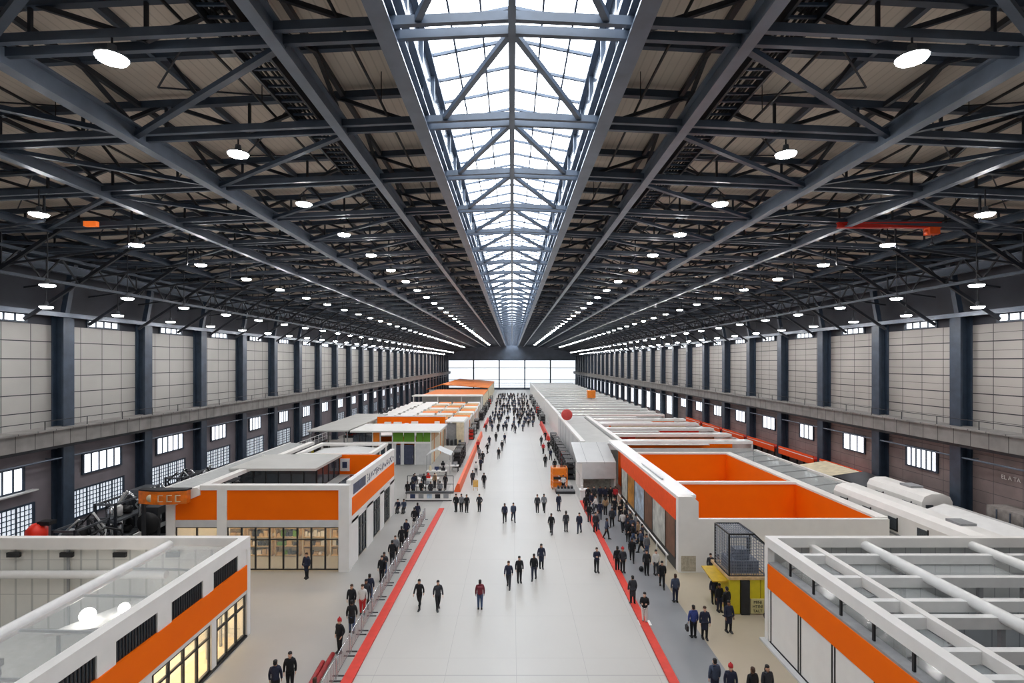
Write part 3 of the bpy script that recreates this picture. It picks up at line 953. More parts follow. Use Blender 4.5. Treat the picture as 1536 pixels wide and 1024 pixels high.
MB().box(-30.2, -24.2, 78.5, 104, 4.75, 4.95).build('canopy_slab', ROOFG, Cw)
for y in (79, 87, 95, 103):
    for x in (-30.0, -24.5):
        each(MB().box(x, x+0.15, y, y+0.15, 0, 4.75), 'canopy_post', GREY, Cw)
b = MB()
for q in range(11):
    b.box(-30, -29.95, 79+2.4*q, 79.05+2.4*q, 4.0, 4.75)
b.beam((-29.97, 79, 4.0), (-29.97, 103.5, 4.0), 0.06, 0.06)
b.build('hanging_rail', BLACK, Cw)

# beige booth by the aisle beyond the green stand
t = thing('booth', 'beige panelled booth with dark racks at the aisle beyond the green stand', 'booth', (-9.5, 92, 0))
MB().box(-9.6, -8.3, 92.0, 92.2, 0.0, 4.6).build('tall_panel', CREAM, t)
MB().box(-11.4, -9.6, 92.6, 92.8, 0, 4.4).build('back_panel', GREY, t)
MB().box(-8.3, -8.15, 92.0, 100, 0, 4.6).build('side_panel', GREYW, t)
MB().box(-11.4, -8.3, 92.0, 100, 4.6, 4.8).build('roof_slab', WHITE, t)
b = MB()
for q in range(4):
    b.box(-11.2+0.7*q, -10.8+0.7*q, 90.6, 91.4, 0, 1.9-0.2*(q % 2))
each(b, 'dark_rack', MACHD, t)
MB().box(-11.4, -8.2, 89.2, 89.5, 0, 1.0).build('front_counter', WHITE, t)

# --- small booths filling the far left
def booth_proto(name, label, m1, m2, m3):
    t = thing(name, label, 'booth', (0, 0, 0))
    b = MB()
    for x in (-1.7, 1.7):
        for y in (-1.7, 1.7):
            b.box(x-0.06, x+0.06, y-0.06, y+0.06, 0, 3.4)
    each(b, 'frame_post', WHITEG, t)
    b = MB()
    b.box(-1.8, 1.8, -1.8, -1.62, 3.1, 3.45); b.box(-1.8, 1.8, 1.62, 1.8, 3.1, 3.45); b.box(-1.8, -1.62, -1.62, 1.62, 3.1, 3.45); b.box(1.62, 1.8, -1.62, 1.62, 3.1, 3.45)
    b.build('top_frame', WHITE, t)
    MB().box(-1.64, 1.64, 1.6, 1.66, 0, 3.1).build('back_panel', m1, t)
    MB().prism([(0.2, 3.46), (1.8, 3.75), (1.8, 3.8), (0.2, 3.51)], 'X', -1.7, 1.7).build('top_sign', m2 if m1 is CREAM else m1, t)
    MB().box(-1.68, -1.62, -1.6, 1.6, 0, 3.1).build('side_panel', m2, t)
    MB().box(-1.0, 1.0, -1.2, -0.6, 0, 1.0).box(-1.1, 1.1, -1.25, -0.55, 1.0, 1.06).build('counter', m3, t)
    each(MB().box(-1.2, -0.4, 0.3, 1.2, 0, 1.6).box(0.2, 1.3, 0.5, 1.3, 0, 2.0), 'display_case', MACHD, t)
    return t
LAB = 'white framed booth in the crowded %s rows on the far left'
protos = [booth_proto('booth', LAB % 'cream', CREAM, WHITE, TIMBER), booth_proto('booth', LAB % 'orange-backed', ORANGE2, CREAM, WHITE), booth_proto('booth', LAB % 'timber-backed', TIMBER, ORANGE, CREAM)]
names3 = ['cream', 'orange-backed', 'timber-backed']
random.seed(11)
used = [0, 0, 0]
for j in range(10):
    for i in range(5):
        q = (i*2 + j + (1 if i > 2 else 0)) % 3 if i > 1 else 0
        x, y = -26.6 + 4.0*i + random.uniform(-.2, .2), 107 + 4.6*j + random.uniform(-.2, .2)
        if used[q] == 0:
            o = protos[q]; o.location = (x, y, 0)
        else:
            o = dup(protos[q], (x, y, 0), 0)
        o['label'] = LAB % names3[q]; o['group'] = names3[q] + ' booths on the far left'
        used[q] += 1

# --- far left orange roofs
t = thing('exhibition_stand', 'long stand with a flat white and orange roof at the far left end', 'exhibition stand', (-18, 175, 0))
MB().box(-29.5, -8.8, 157, 163, 4.85, 5.15).build('front_canopy', WHITE, t)
MB().box(-27.5, -8.8, 163, 196, 4.7, 5.0).build('roof_slab', mat('orange_roof_fabric', (236, 132, 52), 0.6, var=0.1), t)
MB().box(-27.5, -8.8, 163.0, 163.2, 0, 4.7).build('front_wall', GREYW, t)
MB().box(-9.0, -8.8, 163.2, 196, 0, 4.7).build('side_wall', CREAM, t)
b = MB()
for x in (-29.2, -22, -15, -9.1):
    b.box(x, x+0.25, 157.2, 157.45, 0, 4.85)
each(b, 'canopy_post', WHITE, t)
t = thing('exhibition_stand', 'stand with a pitched orange roof beside the far end window', 'exhibition stand', (-20, 235, 0))
MB().prism([(-33, 4.6), (-27, 6.6), (-9, 5.2), (-9, 5.0), (-27, 6.3), (-33, 4.4)], 'Y', 205, 275).build('pitched_roof', mat('orange_roof_fabric', (236, 132, 52)), t)
MB().box(-32, -9.2, 206, 206.3, 0, 4.4).build('front_wall', WHITE, t)
MB().box(-9.4, -9.1, 206, 274, 0, 5.0).build('side_wall', CREAM, t)

# --- front right stand
F = thing('exhibition_stand', 'open white stand with orange band and white roof beams at the front right', 'exhibition stand', (22, 20, 0))
fx0, fx1, fy0, fy1, fh = 13.75, 31.0, 8.0, 28.9, 5.6
MB().box(fx0, fx1, fy0, fy1, 0.016, 0.06).build('stand_floor', mat('stand_floor_grey', (150, 154, 158), 0.4), F)
MB().box(fx0, fx0+0.16, fy0, fy1-0.3, 0.1, 2.9).build('wall_panel', WHITE, F)
wp = [c for c in F.children if c.name.startswith('wall_panel')][0]
b = MB()
for y in (28.3, 25.6, 25.4, 22.9, 22.7, 20.2, 20.0, 17.5, 17.3, 14.8, 14.6):
    b.box(fx0-0.025, fx0+0.02, y-0.04, y+0.04, 0.1, 2.9)
b.box(fx0-0.03, fx0, fy0, 28.4, 0.08, 0.16)
b.build('panel_seam', BLACK, wp)
MB().box(fx0-0.06, fx0+0.2, fy0, fy1-0.3, 2.92, 4.2).build('fascia_band', ORANGE, F)
MB().box(fx0-0.02, fx0+0.5, fy0, fy1-0.3, 4.2, 4.3).build('fascia_ledge', GREY, F)
b = MB().box(fx0-0.06, fx0+0.42, fy0, fy1, fh-0.5, fh); b.box(fx0+0.42, fx1, fy1-0.4, fy1, fh-0.5, fh)
b.build('top_rim', WHITE, F)
MB().box(fx0-0.06, fx0+0.3, fy1-0.34, fy1, 0, fh-0.5).build('corner_post', WHITE, F)
for k in range(9):
    y = 26.6 - 2.05*k
    MB().box(fx0+0.12, fx0+0.2, y, y+0.1, 4.3, fh-0.5).build('clerestory_post', BLACK, F)
MB().box(fx0-0.35, fx0-0.06, fy0, fy1, 0.0, 0.12).build('plinth', GREYW, F)
MB().box(fx0+0.42, fx1, fy1-0.14, fy1-0.02, 0.06, fh-0.5).build('back_wall', seam_mat('grey_lining', (200, 202, 200), (160, 162, 164), [('X', 0.8, 0.05, 0), ('Z', 1.7, 0.05, 0.2)], 0.5, 0.06, 1.0), F)
MB().box(fx1-0.12, fx1, fy0, fy1-0.14, 0.06, fh-0.5).build('side_wall', GREYW, F)
# glazed inner gutter roof
g = MB().prism([(fx0+0.5, 4.3), (fx0+2.1, 4.75), (fx0+2.1, 4.79), (fx0+0.5, 4.34)], 'Y', fy0, fy1-0.6).build('gutter_glass', CLEARR, F)
b = MB()
for k in range(10):
    y = 27.4-2.05*k
    b.beam((fx0+0.5, y, 4.36), (fx0+2.1, y, 4.8), 0.06, 0.06)
b.build('gutter_rib', GREY, g)
# roof grid: tubes along, beams across
for x, r, z in ((18.9, 0.26, 5.2), (24.6, 0.24, 5.2)):
    MB().tube([(x, fy0, z), (x, fy1-0.3, z)], r, 14).build('roof_tube', WHITEG, F)
for y in (27.2, 24.4, 22.0, 20.6, 18.2, 16.6, 14.4):
    MB().box(fx0+0.5, fx1-0.12, y-0.15, y+0.15, 4.75, 5.2).build('cross_beam', WHITEG, F)
MB().box(15.9, 16.2, fy0, fy1-0.4, 4.8, 5.25).build('roof_purlin', WHITE, F)
for (x, y) in ((18.9, 25.8), (21.4, 24.4), (23.4, 24.4), (18.9, 20.6), (24.6, 20.6), (20.8, 18.2)):
    MB().box(x-0.09, x+0.09, y-0.09, y+0.09, 0.06, 4.8).build('inner_post', GREY, F)
for (x0, x1, y) in ((16.2, 24.6, 25.8), (18.9, 30.8, 23.2), (16.2, 24.6, 19.4), (19, 30.8, 17.4)):
    MB().box(x0, x1, y-0.06, y+0.06, 0.06, 3.6).build('partition', seam_mat('grey_lining2', (178, 184, 188), (140, 146, 150), [('X', 1.2, 0.05, 0)], 0.5, 0.06, 1.0), F)
rf = MB().box(16.2, 18.7, 21, 28.3, 4.66, 4.7).box(19.2, 24.4, 24.6, 28.3, 4.66, 4.7).build('roof_sheet', CLEARR, F)

# --- right middle stand with the orange compartments
G = thing('exhibition_stand', 'white stand with two orange-lined open compartments on the right', 'exhibition stand', (19, 50, 0))
gx0, gx1, gy0, gy1 = 11.85, 26.9, 38.0, 66.0
MB().box(13.3, gx1, gy0, gy0+0.3, 0.0, 3.82).build('front_wall', WHITE, G)
MB().prism([(gx0, 0.0), (13.3, 0.0), (13.3, 5.05), (12.9, 5.4), (gx0, 5.4)], 'Y', gy0, gy0+0.55).build('front_pier', WHITE, G)
MB().box(gx0, 13.3, gy0+0.55, gy1-0.2, 5.15, 5.4).build('side_ledge', WHITEG, G)
MB().box(13.1, 13.3, gy0+0.55, gy1-0.2, 0.05, 5.15).build('inner_side_wall', ORANGE, G)
MB().box(gx0+0.5, 12.2, 43.5, 50.2, 5.4, 5.52).build('ledge_gutter', mat('gutter_grey', (172, 176, 180), 0.3, 0.3), G)
MB().box(gx0-0.05, gx0+0.12, gy0+0.55, 58, 3.62, 5.15).build('side_band', REDOR, G)
mm = [POSTER, AMBER, POSTERB, BROWN, POSTER, BROWN]
edges = [57.6, 54.6, 51.6, 47.8, 45.0, 41.2, 38.7]
for k in range(6):
    MB().box(gx0, gx0+0.1, edges[k+1]+0.05, edges[k]-0.05, 0.75, 3.6).build('poster', mm[k], G)
b = MB()
for yv in edges:
    b.box(gx0-0.03, gx0+0.06, yv-0.05, yv+0.05, 0.7, 3.62)
b.build('poster_mullion', BLACK, G)
MB().box(gx0-0.02, gx0+0.12, gy0+0.55, 58, 0.0, 0.75).build('side_plinth', MACHD, G)
rl = MB()
rl.beam((gx0-0.5, 38.9, 0.95), (gx0-0.5, 57.5, 0.95), 0.1, 0.08)
for k in range(8):
    rl.box(gx0-0.54, gx0-0.46, 39.2+2.6*k, 39.28+2.6*k, 0, 0.95)
o = rl.build('guard_rail', WHITE)
tag(o, 'white guard rail along the poster wall of the orange-lined stand', 'rail')
MB().box(12.05, 13.1, gy0-0.012, gy0, 0.1, 1.2).build('corner_notice', mat('notice_mottled', (176, 168, 150), 0.6, var=0.25, scale=5), G)
for yv in (49.2, 65.2):
    w_ = MB().box(13.3, 26.2, yv, yv+0.12, 0.05, 3.75).build('partition', ORANGE, G)
    MB().box(13.3, 26.2, yv-0.1, yv+0.5, 3.75, 3.95).build('partition_cap', WHITE, G)
MB().box(13.3, 26.2, 49.32, 49.7, 0.05, 3.75).build('partition_back', WHITE, G)
MB().box(26.1, 26.2, gy0+0.3, gy1, 0.05, 3.75).build('side_lining', ORANGE, G)
MB().box(26.2, gx1, gy0+0.3, gy1, 0.0, 3.75).build('side_wall', WHITE, G)
MB().box(26.1, gx1+0.1, gy0+0.3, gy1, 3.75, 3.9).build('side_cap', WHITE, G)
MB().box(13.3, gx1, gy1-0.3, gy1, 0, 3.75).build('back_wall', WHITE, G)

# low plinth sign and white kerb at the foot of the front wall
o = MB().box(14.4, 17.0, 37.2, 37.6, 0.0, 0.55).box(14.4, 17.0, 37.15, 37.2, 0.1, 0.45, 1).build('low_counter', [WHITE, GREYW])
tag(o, 'low white counter at the foot of the white front wall on the right', 'counter')

# yellow kiosk with the wire cage
K = thing('kiosk', 'yellow kiosk with a dark wire cage on its roof beside the front right stand', 'kiosk', (14.0, 33, 0))
for x0, x1 in ((12.95, 13.55), (14.15, 14.75), (14.8, 15.3)):
    MB().box(x0, x1, 31.7, 31.85, 0.05 if x0 < 14 else 0.95, 2.1).build('front_panel', YELLOW, K)
MB().box(13.6, 14.1, 31.6, 31.85, 0.0, 2.05).build('door_curtain', MACHD, K)
pl = MB().box(14.17, 14.95, 31.62, 31.75, 0.1, 0.95).build('price_board', mat('board_yellowish', (216, 206, 150), 0.5, var=0.1), K)
b = MB()
def glyph_text(s, x, y, z, size, name, m, parent, rot=(pi/2, 0, 0)):
    cu = bpy.data.curves.new(name, 'FONT'); cu.body = s; cu.size = size; cu.extrude = 0.006; cu.align_x = 'CENTER'
    to = bpy.data.objects.new(name, cu); COL.objects.link(to)
    bpy.context.view_layer.update()
    me = bpy.data.meshes.new_from_object(to.evaluated_get(bpy.context.evaluated_depsgraph_get()))
    bpy.data.objects.remove(to)
    me.materials.clear(); me.materials.append(m)
    o = bpy.data.objects.new(name, me); COL.objects.link(o); o.parent = parent
    off = OFF.get(parent.name, (0, 0, 0))
    o.location = (x-off[0], y-off[1], z-off[2]); o.rotation_euler = rot
    return o
glyph_text('MINI', 14.56, 31.6, 0.70, 0.24, 'lettering', BLACK, pl)
glyph_text('HTINI', 14.56, 31.6, 0.45, 0.24, 'lettering', BLACK, pl)
glyph_text('TALT', 14.56, 31.6, 0.18, 0.24, 'lettering', BLACK, pl)
MB().box(12.95, 13.05, 31.85, 34.4, 0.0, 2.1).build('side_panel', YELLOW, K)
MB().box(15.2, 15.3, 31.85, 34.4, 0.0, 2.1).build('side_panel', GREYW, K)
MB().box(12.85, 15.35, 31.6, 34.5, 2.1, 2.25).build('roof_slab', TIMBER, K)
MB().prism([(12.95, 2.25), (15.15, 2.25), (15.15, 4.0), (14.5, 4.75), (12.95, 4.75)], 'Y', 33.93, 33.97).build('cage_back', GLASS, K)
cg = MB()
sil = [(12.95, 2.25), (15.15, 2.25), (15.15, 4.1), (14.45, 4.75), (12.95, 4.75)]
for yy in (31.8, 34.0):
    for i in range(5):
        p, q = sil[i], sil[(i+1) % 5]
        cg.beam((p[0], yy, p[1]), (q[0], yy, q[1]), 0.08, 0.08)
for p in sil:
    cg.beam((p[0], 31.8, p[1]), (p[0], 34.0, p[1]), 0.08, 0.08)
cg.build('cage_frame', BLACK, K)
cg = MB()
for k in range(1, 15):
    x = 12.95 + 2.2*k/15
    zt_ = 4.75 if x < 14.45 else 4.75-(x-14.45)*0.93
    cg.box(x-0.012, x+0.012, 31.79, 31.82, 2.25, zt_); cg.box(x-0.012, x+0.012, 33.98, 34.0, 2.25, zt_)
    cg.beam((x, 31.8, zt_), (x, 34, zt_), 0.024, 0.024)
for k in range(1, 14):
    z = 2.25 + 2.5*k/14
    x1 = 15.15 if z < 4.1 else 15.15-(z-4.1)/0.93
    cg.box(12.95, x1, 31.79, 31.82, z-0.012, z+0.012); cg.box(12.94, 12.96, 31.8, 34, z-0.012, z+0.012)
    if z < 4.1: cg.box(15.14, 15.16, 31.8, 34, z-0.012, z+0.012)
for k in range(1, 11):
    y = 31.8+2.2*k/11
    cg.box(12.94, 12.96, y-0.012, y+0.012, 2.25, 4.75); cg.box(12.95, 14.45, y-0.012, y+0.012, 4.74, 4.76)
cg.build('cage_mesh', mat('cage_wire', (128, 136, 150), 0.4, 0.3), K)
b = MB().box(13.2, 14.9, 32.2, 33.6, 2.25, 3.0).tube([(13.4, 33, 3.0), (13.4, 33, 4.2), (14.6, 33, 4.2), (14.6, 33, 3.0)], 0.1, 8).box(13.6, 14.4, 32.4, 33.2, 3.0, 3.6)
b.build('caged_machine', mat('caged_blue_grey', (110, 118, 134), 0.35, 0.4, var=0.3), K)
aw = MB().prism([(31.9, 1.85), (33.8, 2.05), (33.8, 2.12), (31.9, 1.92)], 'X', 12.0, 12.9)
aw.build('awning', mat('amber_awning', (206, 168, 40), 0.5), K)
t = thing('sack_truck', 'small pink and black trolley tucked between the yellow kiosk and the white stand', 'trolley', (14.8, 30.9, 0))
MB().box(14.95, 15.25, 30.6, 31.1, 0.25, 0.9).build('load', mat('pink_load', (206, 160, 158), 0.5), t)
MB().tube([(14.9, 31.2, 0.15), (14.9, 31.25, 1.2), (15.3, 31.25, 1.2), (15.3, 31.2, 0.15)], 0.03, 6).box(14.9, 15.3, 30.5, 31.2, 0.17, 0.24).build('frame', BLACK, t)
for x in (14.82, 15.32):
    each(MB().lathe([(0.16, -0.04), (0.16, 0.04)], (x, 31.2, 0.16), 12, 0, 'X'), 'wheel', RUBBER, t)

# --- right: grey block, then the long open stands behind it
H = thing('exhibition_stand', 'windowless pale grey block with sloping roof at the right of the aisle', 'exhibition stand', (10, 70, 0))
hx0, hx1 = 7.9, 11.7
MB().box(hx0, hx1, 60.0, 60.2, 1.9, 3.6).build('front_fascia', GREYW, H)
MB().box(hx0, hx1, 62.4, 62.6, 0, 1.9).build('recessed_wall', mat('speckled_display', (186, 186, 178), 0.5, var=0.3, scale=4), H)
MB().prism([(60.0, 3.6), (66.0, 5.0), (66.0, 5.1), (60.0, 3.75)], 'X', hx0-0.6, hx1).build('sloping_roof', seam_mat('pale_roof_sheets', (206, 207, 206), (150, 152, 154), [('X', 2.0, 0.05, 0.4)], 0.4, 0.05, 0.5), H)
MB().box(hx0, hx1, 60.2, 65.9, 1.8, 1.9).build('soffit', GREYW, H)
MB().prism([(60.2, 0), (66, 0), (66, 5.0), (60.2, 3.6)], 'X', hx0, hx0+0.15).build('side_wall', WHITE, H)
MB().prism([(60.2, 0), (66, 0), (66, 5.0), (60.2, 3.6)], 'X', hx1-0.15, hx1).build('side_wall', WHITE, H)
vt = MB().box(hx0-0.02, hx0+0.02, 64.4, 65.6, 3.4, 4.4).build('vent_opening', MACHD, H)

def long_stand(label, x0, x1, y0, y1, h, nbeam, inner, seed, stripe):
    t = thing('exhibition_stand', label, 'exhibition stand', ((x0+x1)/2, y0, 0))
    random.seed(seed)
    MB().box(x0, x0+0.2, y0, y1, 0, h-0.3).build('aisle_wall', WHITE, t)
    MB().box(x1-0.2, x1, y0, y1, 0, h-0.3).build('outer_wall', GREYW, t)
    MB().box(x0+0.2, x1-0.2, y0, y0+0.2, 0, h-0.9).build('front_wall', GREYW, t)
    MB().box(x0-0.1, x0+0.5, y0, y1, h-0.3, h).build('side_rim', WHITE, t)
    for k in range(nbeam):
        y = y0 + (y1-y0)*k/nbeam
        w_ = (y1-y0)/nbeam
        MB().box(x0+0.5, x1, y, y+w_*0.28, h-0.35, h).build('cross_beam', WHITEG, t)
        m = inner[k % len(inner)]
        MB().box(x0+1.5+random.uniform(0, 4), x1-0.6, y+w_*0.75, y+w_*0.8, 0, h-0.45).build('partition', m, t)
        if k % 2 == 0:
            MB().box(x0+0.6, x0+(x1-x0)*random.uniform(.3, .8), y+w_*0.35, y+w_*0.7, h-0.9, h-0.8).build('roof_sheet', stripe[k % len(stripe)], t)
    return t
long_stand('long open stand with white cross beams behind the orange-lined stand', 13.8, 30.5, 67.5, 100, 5.0, 5, [ORANGE, BROWN, RED, CREAM], 1, [GREYW, CREAM])
long_stand('long stand with close silver beams further along the right', 9.0, 29.5, 103, 148, 4.9, 7, [GREYW, GREY, BROWN], 2, [GREYW, GREY])
long_stand('distant pale stand with dense beams at the far right end', 9.0, 29.5, 151, 268, 4.8, 12, [GREY, GREYW, CREAM], 3, [GREYW, GREY, ROOFG])
t = thing('screen_wall', 'tall pale wall screen with white rim between aisle and beamed stand', 'wall screen', (9, 80, 0))
MB().box(8.8, 9.0, 67.6, 101.5, 0, 4.7).build('screen_panel', GREYW, t)
MB().box(8.7, 9.3, 67.6, 101.5, 4.7, 5.0).build('screen_cap', WHITE, t)
MB().box(9.0, 13.45, 67.6, 67.8, 3.9, 4.7).build('end_return', GREYW, t)
b = MB()
for k in range(6):
    b.box(8.77, 8.8, 72+5*k, 72.1+5*k, 0, 4.7)
b.build('panel_seam', GREY, t)
b = MB()
MB().box(9.3, 13.45, 68, 101, 4.5, 4.6).build('roof_sheet', ROOFG, t)
# red round sign on its corner and the orange cube
t = thing('round_sign', 'red round drum sign on a pole right of the aisle', 'sign', (9.6, 93, 0))
MB().lathe([(0.9, -0.35), (0.95, -0.3), (0.95, 0.3), (0.9, 0.35)], (9.5, 92.5, 5.9), 24, 0, 'Y').build('sign_drum', mat('dull_red_sign', (196, 66, 62), 0.5, var=0.1), t)
MB().box(9.4, 9.6, 92.4, 92.6, 5.0, 5.05).box(9.45, 9.55, 92.45, 92.55, 4.98, 5.0).build('sign_base', STEEL, t)
t = thing('cube_sign', 'bright orange cube sign standing above the far right stands', 'sign', (22.3, 147, 0))
MB().box(21.1, 23.3, 148.6, 150.6, 5.0, 7.1).build('sign_cube', ORANGE2, t)
MB().box(22.1, 22.3, 149.4, 149.6, 0, 5.0).build('sign_pole', GREY, t)

# clear walkway, trailers and covers between the stands and the right wall
t = thing('glass_walkway', 'long clear-roofed walkway between the orange-lined stand and the right wall', 'walkway', (29, 55, 0))
MB().box(27.4, 27.5, 46, 66.8, 0.0, 3.6).build('side_screen', GLASS, t)
MB().box(30.3, 30.4, 46, 66.8, 0.0, 3.9).build('side_screen', GREYW, t)
MB().prism([(27.4, 3.6), (30.4, 3.9), (30.4, 3.95), (27.4, 3.65)], 'Y', 46, 66.8).build('roof_sheet', CLEARR, t)
b = MB()
for k in range(8):
    y = 46+2.9*k
    b.box(27.36, 27.44, y-0.05, y+0.05, 0, 3.7); b.beam((27.4, y, 3.66), (30.4, y, 3.96), 0.08, 0.08)
b.build('frame_rib', GREY, t)
MB().beam((30.4, 46, 4.0), (30.4, 66.8, 4.0), 0.3, 0.2).build('ridge_rail', WHITE, t)

def trailer(label, x, y0, y1, w_, h, door):
    t = thing('trailer', label, 'trailer', (x, (y0+y1)/2, 0))
    prof = [(x-w_/2, 0.5), (x+w_/2, 0.5), (x+w_/2, h-0.6), (x+w_/2-0.2, h-0.2), (x+w_/2-0.7, h), (x-w_/2+0.7, h), (x-w_/2+0.2, h-0.2), (x-w_/2, h-0.6)]
    MB().prism(prof, 'Y', y0, y1).build('body', WHITE, t)
    n = max(2, int((y1-y0)/2.4))
    for k in range(n):
        y = y0 + (y1-y0)*(k+0.5)/n
        for sg in (-1, 1):
            fr_ = MB().box(x+sg*(w_/2), x+sg*(w_/2+0.03), y-0.45, y+0.45, h-1.7, h-0.9).build('window', GLASSD, t)
            xa, xb = x+sg*(w_/2), x+sg*(w_/2+0.045)
            MB().prism([(y-0.55, h-1.8), (y+0.55, h-1.8), (y+0.55, h-1.7), (y-0.45, h-1.7), (y-0.45, h-0.8), (y-0.55, h-0.8)], 'X', min(xa, xb), max(xa, xb)).build('window_surround', BLACK, fr_)
    for xx in (-0.6, 0.6):
        w0 = MB().box(x+xx-0.28, x+xx+0.28, y0-0.03, y0, h-1.5, h-0.8).build('end_window', GLASSD, t)
    MB().box(x-w_/2-0.04, x-w_/2, y0+0.5, y0+1.3, 0.6, h-0.9).build('door', door, t)
    b = MB()
    for yy in (y0+1.2, y1-1.2):
        for sg in (-1, 1):
            b.lathe([(0.42, -0.12), (0.45, 0), (0.42, 0.12)], (x+sg*(w_/2-0.15), yy, 0.45), 14, 0, 'X')
    each(b, 'wheel', RUBBER, t)
    MB().box(x-0.5, x+0.5, y0+2.0, y0+3.2, h, h+0.15).build('roof_hatch', GREY, t)
    MB().box(x-w_/2-0.02, x-w_/2, y0, y1, h-2.1, h-1.95).build('side_stripe', GREY, t)
    return t
trailer('white trailer with dark rounded windows at the end of the orange-lined stand', 28.7, 31.5, 45.6, 2.4, 4.7, BROWN)
trailer('long white trailer with a grey door nearest the right wall', 31.9, 40.0, 46.2, 2.3, 5.1, GREY)
t = thing('canopy', 'long white canopy roof running along the right wall before the trailers', 'canopy', (31.6, 34, 0))
MB().prism([(30.3, 4.0), (31.9, 4.5), (32.9, 4.3), (32.9, 4.36), (31.9, 4.56), (30.3, 4.06)], 'Y', 29.2, 39.4).build('canopy_sheet', WHITEG, t)
MB().box(30.25, 30.35, 29.2, 39.4, 3.7, 4.05).build('canopy_valance', GREY, t)
for y in (29.6, 34.2, 38.9):
    for x in (30.4, 32.7):
        MB().box(x, x+0.1, y, y+0.1, 0, 4.05).build('canopy_post', GREY, t)
t = thing('canopy', 'dark tarpaulin canopy sheltering the white trailers by the right wall', 'canopy', (32, 48.5, 0))
MB().prism([(30.7, 4.1), (33.6, 4.5), (33.6, 4.56), (30.7, 4.16)], 'Y', 46.5, 51).build('tarpaulin', MACHD, t)
for x in (30.8, 33.4):
    for y in (46.7, 50.8):
        each(MB().box(x, x+0.1, y, y+0.1, 0, 4.15), 'canopy_post', GREY, t)
t = thing('canopy', 'pale fabric canopy next to the dark tarpaulin by the right wall', 'canopy', (32, 55, 0))
MB().prism([(30.7, 4.0), (33.5, 4.4), (33.5, 4.46), (30.7, 4.06)], 'Y', 51.4, 57).build('fabric', CREAM, t)
for x in (30.8, 33.3):
    for y in (51.6, 56.7):
        each(MB().box(x, x+0.1, y, y+0.1, 0, 4.05), 'canopy_post', GREY, t)
for k in range(6):
    y0 = 50.7 + 9*k
    t = thing('conveyor', '%s red conveyor run from the near end along the right wall' % ORD[k], 'conveyor', (34.0, y0, 0), 'red conveyors on the right wall')
    MB().box(33.8, 34.9, y0, y0+7.8, 3.9, 4.15).build('belt_deck', RED, t)
    MB().box(33.72, 33.8, y0, y0+7.8, 3.5, 4.45).build('side_rail', REDOR, t)
    MB().box(33.70, 33.72, y0, y0+7.8, 4.15, 4.22).build('light_strip', WHITE, t)
    b = MB()
    for yy in (y0+0.3, y0+3.8, y0+7.3):
        b.box(33.9, 34.05, yy, yy+0.15, 0, 3.9); b.box(34.7, 34.85, yy, yy+0.15, 0, 3.9)
    each(b, 'trestle', MACHD, t)
t = thing('container', 'grey panelled container against the right wall at the picture edge', 'container', (33.6, 36.5, 0))
MB().box(33.35, 34.9, 33.5, 37.5, 0, 5.0).build('body', mat('weathered_grey', (132, 126, 122), 0.7, var=0.25), t)
b = MB()
for k in range(4):
    b.box(33.26, 33.3, 33.6+1.0*k, 33.68+1.0*k, 0.1, 4.9)
b.box(33.26, 33.3, 33.5, 37.5, 3.0, 3.06)
b.build('panel_seam', STEEL, t)
sg = thing('wall_lettering', 'small white letters on the brown right wall near the picture edge', 'lettering', (34.97, 38.0, 6.8))
glyph_text('EL A TA', 34.97, 37.4, 6.7, 0.42, 'letters', WHITE, sg, (pi/2, 0, -pi/2))

# ------------------------------------------------------------------ machinery and small exhibits
def m_lathe(m):
    t = thing('machine', 'm', 'machine', (0, 0, 0))
    MB().box(-1.6, 1.6, -0.5, 0.5, 0.0, 0.75).build('base', MACHD, t)
    MB().box(-1.5, -0.6, -0.45, 0.45, 0.75, 1.9).build('headstock', m, t)
    MB().box(-0.6, 1.6, -0.3, 0.3, 0.75, 0.95).box(0.5, 1.0, -0.35, 0.35, 0.95, 1.35).build('slide_bed', CHROME, t)
    MB().lathe([(0.15, -0.6), (0.34, -0.58), (0.34, -0.3), (0.1, -0.2)], (0, 0, 1.35), 16, 0, 'X').build('chuck', CHROME, t)
    MB().tube([(-1.2, 0.3, 1.9), (-1.2, 0.3, 2.5), (-0.2, 0.3, 2.6), (0.9, 0.2, 2.1), (1.2, 0.2, 1.3)], 0.07, 8).build('coolant_pipe', BLACK, t)
    MB().box(1.0, 1.55, -0.6, -0.45, 1.2, 1.8).build('control_panel', GREYW, t)
    return t
def m_tank(m):
    t = thing('machine', 'm', 'machine', (0, 0, 0))
    MB().lathe([(0.1, 0.5), (0.8, 0.75), (0.85, 0.9), (0.85, 2.3), (0.6, 2.7), (0.15, 2.85)], (0, 0, 0), 18).build('tank', m, t)
    for k in range(4):
        a = pi/4+k*pi/2
        MB().beam((0.75*cos(a), 0.75*sin(a), 0.9), (0.85*cos(a), 0.85*sin(a), 0), 0.1, 0.1).build('leg', MACHD, t)
    MB().tube([(0, 0, 2.85), (0, 0, 3.2), (1.2, 0, 3.2), (1.3, 0, 0.4), (2.2, 0, 0.4)], 0.09, 8).tube([(0.85, 0, 1.3), (1.8, 0.3, 1.3), (1.9, 0.3, 0.1)], 0.07, 8).build('pipe', CHROME, t)
    MB().box(1.6, 2.4, -0.4, 0.4, 0.0, 0.9).lathe([(0.3, -0.5), (0.3, 0.3)], (2.0, 0, 1.1), 14, 0, 'X').build('pump', MACHD, t)
    return t
